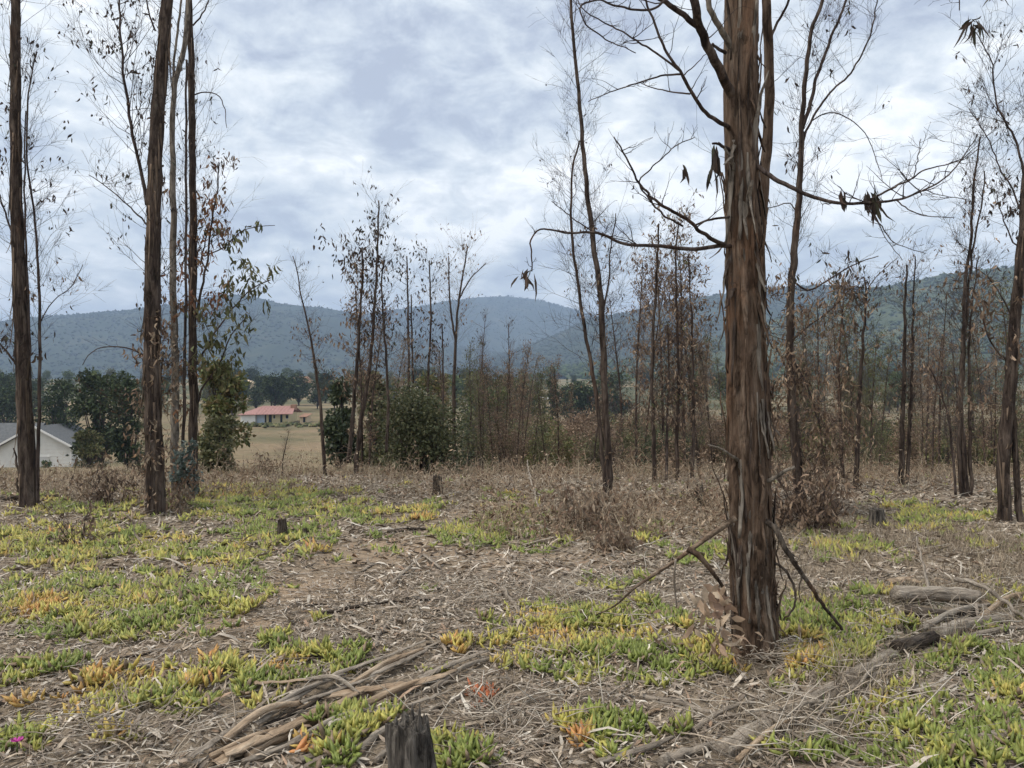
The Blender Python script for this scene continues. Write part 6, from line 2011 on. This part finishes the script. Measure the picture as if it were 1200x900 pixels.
def leaf_spray():
    """withered spray with large pale leaves at the trunk's foot; every leaf its own piece"""
    c = G(846, 752)
    t = thing('withered_spray', 'withered spray of large pale leaves against the foot of thick trunk', 'branch', c)
    top = P(846, 690, Yh)
    g = Geo(); bark_tube(g, [[*c, .006], [*((c + top) / 2 + np.array([.01, -.04, 0])), .005], [*top, .003]], 7, 24, .1, 4); g.obj('stem', MAT['darkwood'], t)
    r = np.random.default_rng(12)
    for i in range(75):
        px, py = r.normal(836, 15), r.uniform(684, 760)
        px += (py - 720) * .25
        p = P(px, py, Yh - r.uniform(-.02, .26))
        gz = float(H(p[0], p[1])) + .01
        p[2] = max(p[2], gz + .03)
        a = math.radians(r.normal(-55, 32))
        d = np.array([math.cos(a), r.normal(0, .35), math.sin(a)])
        L, W = r.uniform(.05, .12), r.uniform(.02, .040)
        lg = Geo(); q = p[None]
        leaves(lg, q, d[None], [L], [W], (LF['tan'][r.integers(0, 4)] * r.uniform(1.1, 2.0))[None], True, .35)
        lg.obj('leaf', MAT['leaf'], t)
    t2 = thing('withered_spray', 'low withered spray of curled pale leaves lying in ice plant', 'branch', G(790, 770))
    c = G(790, 770)
    g = Geo(); bark_tube(g, [[*(c + [0, 0, .02]), .005], [*P(772, 745, c[1] + .02), .004], [*P(756, 722, c[1] + .1), .002]], 7, 20, .1, 5); g.obj('stem', MAT['deadwood'], t2)
    for i in range(30):
        px, py = r.normal(782, 22), r.uniform(735, 790)
        p = G(px, py); p[2] += r.uniform(.02, .10)
        a = math.radians(r.normal(-50, 35))
        d = np.array([math.cos(a), r.normal(0, .35), math.sin(a) * .8])
        lg = Geo(); leaves(lg, p[None], d[None], [r.uniform(.05, .10)], [r.uniform(.016, .028)], (LF['tan'][r.integers(0, 4)] * r.uniform(.8, 1.6))[None], True, .35)
        lg.obj('leaf', MAT['leaf'], t2)


leaf_spray()


def stump(label, px, py, wpx, hpx, mat, jag=.3, sides=40, seed=1, flare=1.15, rings=40, amp=.28):
    b = G(px, py) if py < 899 else at_ground(P(px, py, CAM_H * FPX / (py - 450)), 0)
    Y = b[1]
    r = wpx / 2 / FPX * Y; h = hpx / FPX * Y
    t = thing('tree_stump', label, 'stump', b)
    g = Geo()
    bark_tube(g, [[b[0], b[1], b[2] - .05, r * flare], [b[0], b[1], b[2] + h * .4, r], [b[0] - r * .1, b[1], b[2] + h * .97, r * .86]], sides, rings, amp, seed, fu=3.6, fz=2.2, jag=jag * r, fine=.8)
    g.obj('trunk', MAT[mat], t)
    g = Geo(); K = 5                                   # splinters standing along the broken rim
    for i in range(9):
        a = rng.uniform(0, 6.283); q = np.array([b[0] + math.cos(a) * r * .62, b[1] + math.sin(a) * r * .62, b[2] + h * .8])
        tubes(g, np.stack([q + np.array([0, 0, 1.]) * h * f * .32 * rng.uniform(.8, 1.3) for f in np.linspace(0, 1, 4)])[None], np.array([[.16, .14, .09, .02]]) * r, 4)
    g.obj('splinters', MAT[mat], t, kind='stuff')
    return t


stump('dark charred upright stump with splintered top by the bark heap', 481, 935, 54, 92, 'char', .7, 64, 3, 1.1, 70, .34)
stump('small dark jagged stump standing in green ice plant', 331, 630, 11, 20, 'darkwood', .9)
stump('low square-topped dark stump beside bright green ice plant', 1028, 618, 17, 22, 'char', .15)
stump('small dark stump with dead root among the brown scrub', 513, 580, 11, 22, 'darkwood', .9)
stump('tiny broken stub next to the jagged dark stump', 357, 628, 6, 8, 'darkwood', .6)


MARKS = [((481, 900), 'near the charred stump'), ((380, 830), 'by the bark heap'), ((540, 790), 'beside the split grey plank'), ((950, 830), 'beside the rotten grey log'), ((1110, 720), 'by the log pile'), ((885, 765), 'at the foot of the thick trunk'),
         ((760, 800), 'by the low withered spray'), ((690, 640), 'before the tangled dead shrub'), ((440, 690), 'on the leaf-strewn track'), ((600, 720), 'beside the long tapering pale stick'), ((275, 735), 'by the bare sandy scrape'), ((20, 885), 'near the magenta flower'),
         ((120, 780), 'below the green ice plant bank'), ((331, 630), 'near the small jagged stump'), ((183, 605), 'before the shaggy trunks'), ((1028, 618), 'near the square-topped stump'), ((1150, 860), 'among orange ice plant'), ((700, 860), 'beside the tan stick'), ((960, 680), 'in dry grass beyond the thick trunk'), ((40, 660), 'in the ice plant before the white house')]
MARKW = np.array([G(*m[0])[:2] for m in MARKS])


def mark(p):
    return MARKS[int(np.argmin(np.linalg.norm(MARKW - np.asarray(p)[None, :2], axis=1)))][1]


# many short sticks and bark curls, told apart by what they lie beside
sr = np.random.default_rng(41)
for i in range(120):
    for _ in range(30):
        px, py = sr.uniform(20, 1180), 450 + 1440 / sr.uniform(3.25, 9.0)
        d, _h2 = ice_field(*[np.array([v]) for v in G(px, py)[:2]])
        if d[0] < .55:
            break
    g0 = G(px, py); Y = g0[1]
    a = sr.normal(.5, .8); L = sr.uniform(.12, .42)
    q = g0 + np.array([math.cos(a), math.sin(a), 0]) * L
    q2 = (g0 + q) / 2 + sr.normal(size=3) * .02
    r = sr.uniform(.004, .009)
    rows = []
    for k, p in enumerate((g0, q2, q)):
        rows.append([p[0], p[1], float(H(p[0], p[1])) + r * .9 + .004, r * (1 - .2 * k)])
    g = Geo(); bark_tube(g, rows, 7, 14, .16, i, fu=3, fz=4)
    kd = i % 3
    o = obj_along(g, 'fallen_stick', MAT[('deadwood', 'darkwood', 'tanwood')[kd]], rows[0], rows[-1])
    tag(o, '%s %s stick lying loose %s' % ('long' if L > .32 else ('short' if L > .2 else 'tiny'), ('grey weathered', 'dark', 'tan peeled')[kd], mark(g0)), 'stick', ('loose grey sticks', 'loose dark sticks', 'loose tan sticks')[kd])
for i in range(90):
    px, py = sr.uniform(20, 1180), 450 + 1440 / sr.uniform(3.25, 7.5)
    dx = sr.uniform(8, 26); dy = sr.normal(0, 9)
    kd = i % 2
    slab('%s curl of %s bark %s' % ('long' if dx > 17 else 'small', ('pale grey', 'tan')[kd], mark(G(px, py))), [(px, py), (px + dx / 2, py + dy / 2 + sr.normal(0, 2)), (px + dx, py + dy)], sr.uniform(4, 9), ('deadwood', 'tanwood')[kd], sr.uniform(1.2, 2.6), ('loose grey bark curls', 'loose tan bark curls')[kd], 0, 'bark_curl', .006)


def flower():
    b = G(20, 888)
    t = thing('ice_plant_flower', 'single small magenta flower in ice plant near crooked stick', 'flower', b)
    top = b + np.array([0, 0, .07])
    g = Geo(); tubes(g, np.stack([b, (b + top) / 2, top])[None], np.full((1, 3), .003), 5, np.array([.1, .14, .04])); g.obj('stem', MAT['succulent'], t)
    pm = attr_mat('magenta_petal', .6, .2, .1, 40, .2)
    g = Geo(); n = 26
    a = np.arange(n) * 2.399
    d = np.stack([np.cos(a), np.sin(a), np.full(n, .45)], -1)
    leaves(g, np.repeat(top[None], n, 0), d, np.full(n, .03), np.full(n, .006), np.tile(np.array([[.52, .07, .34]]), (n, 1)), True, .1)
    g.obj('petals', pm, t, kind='stuff')


flower()
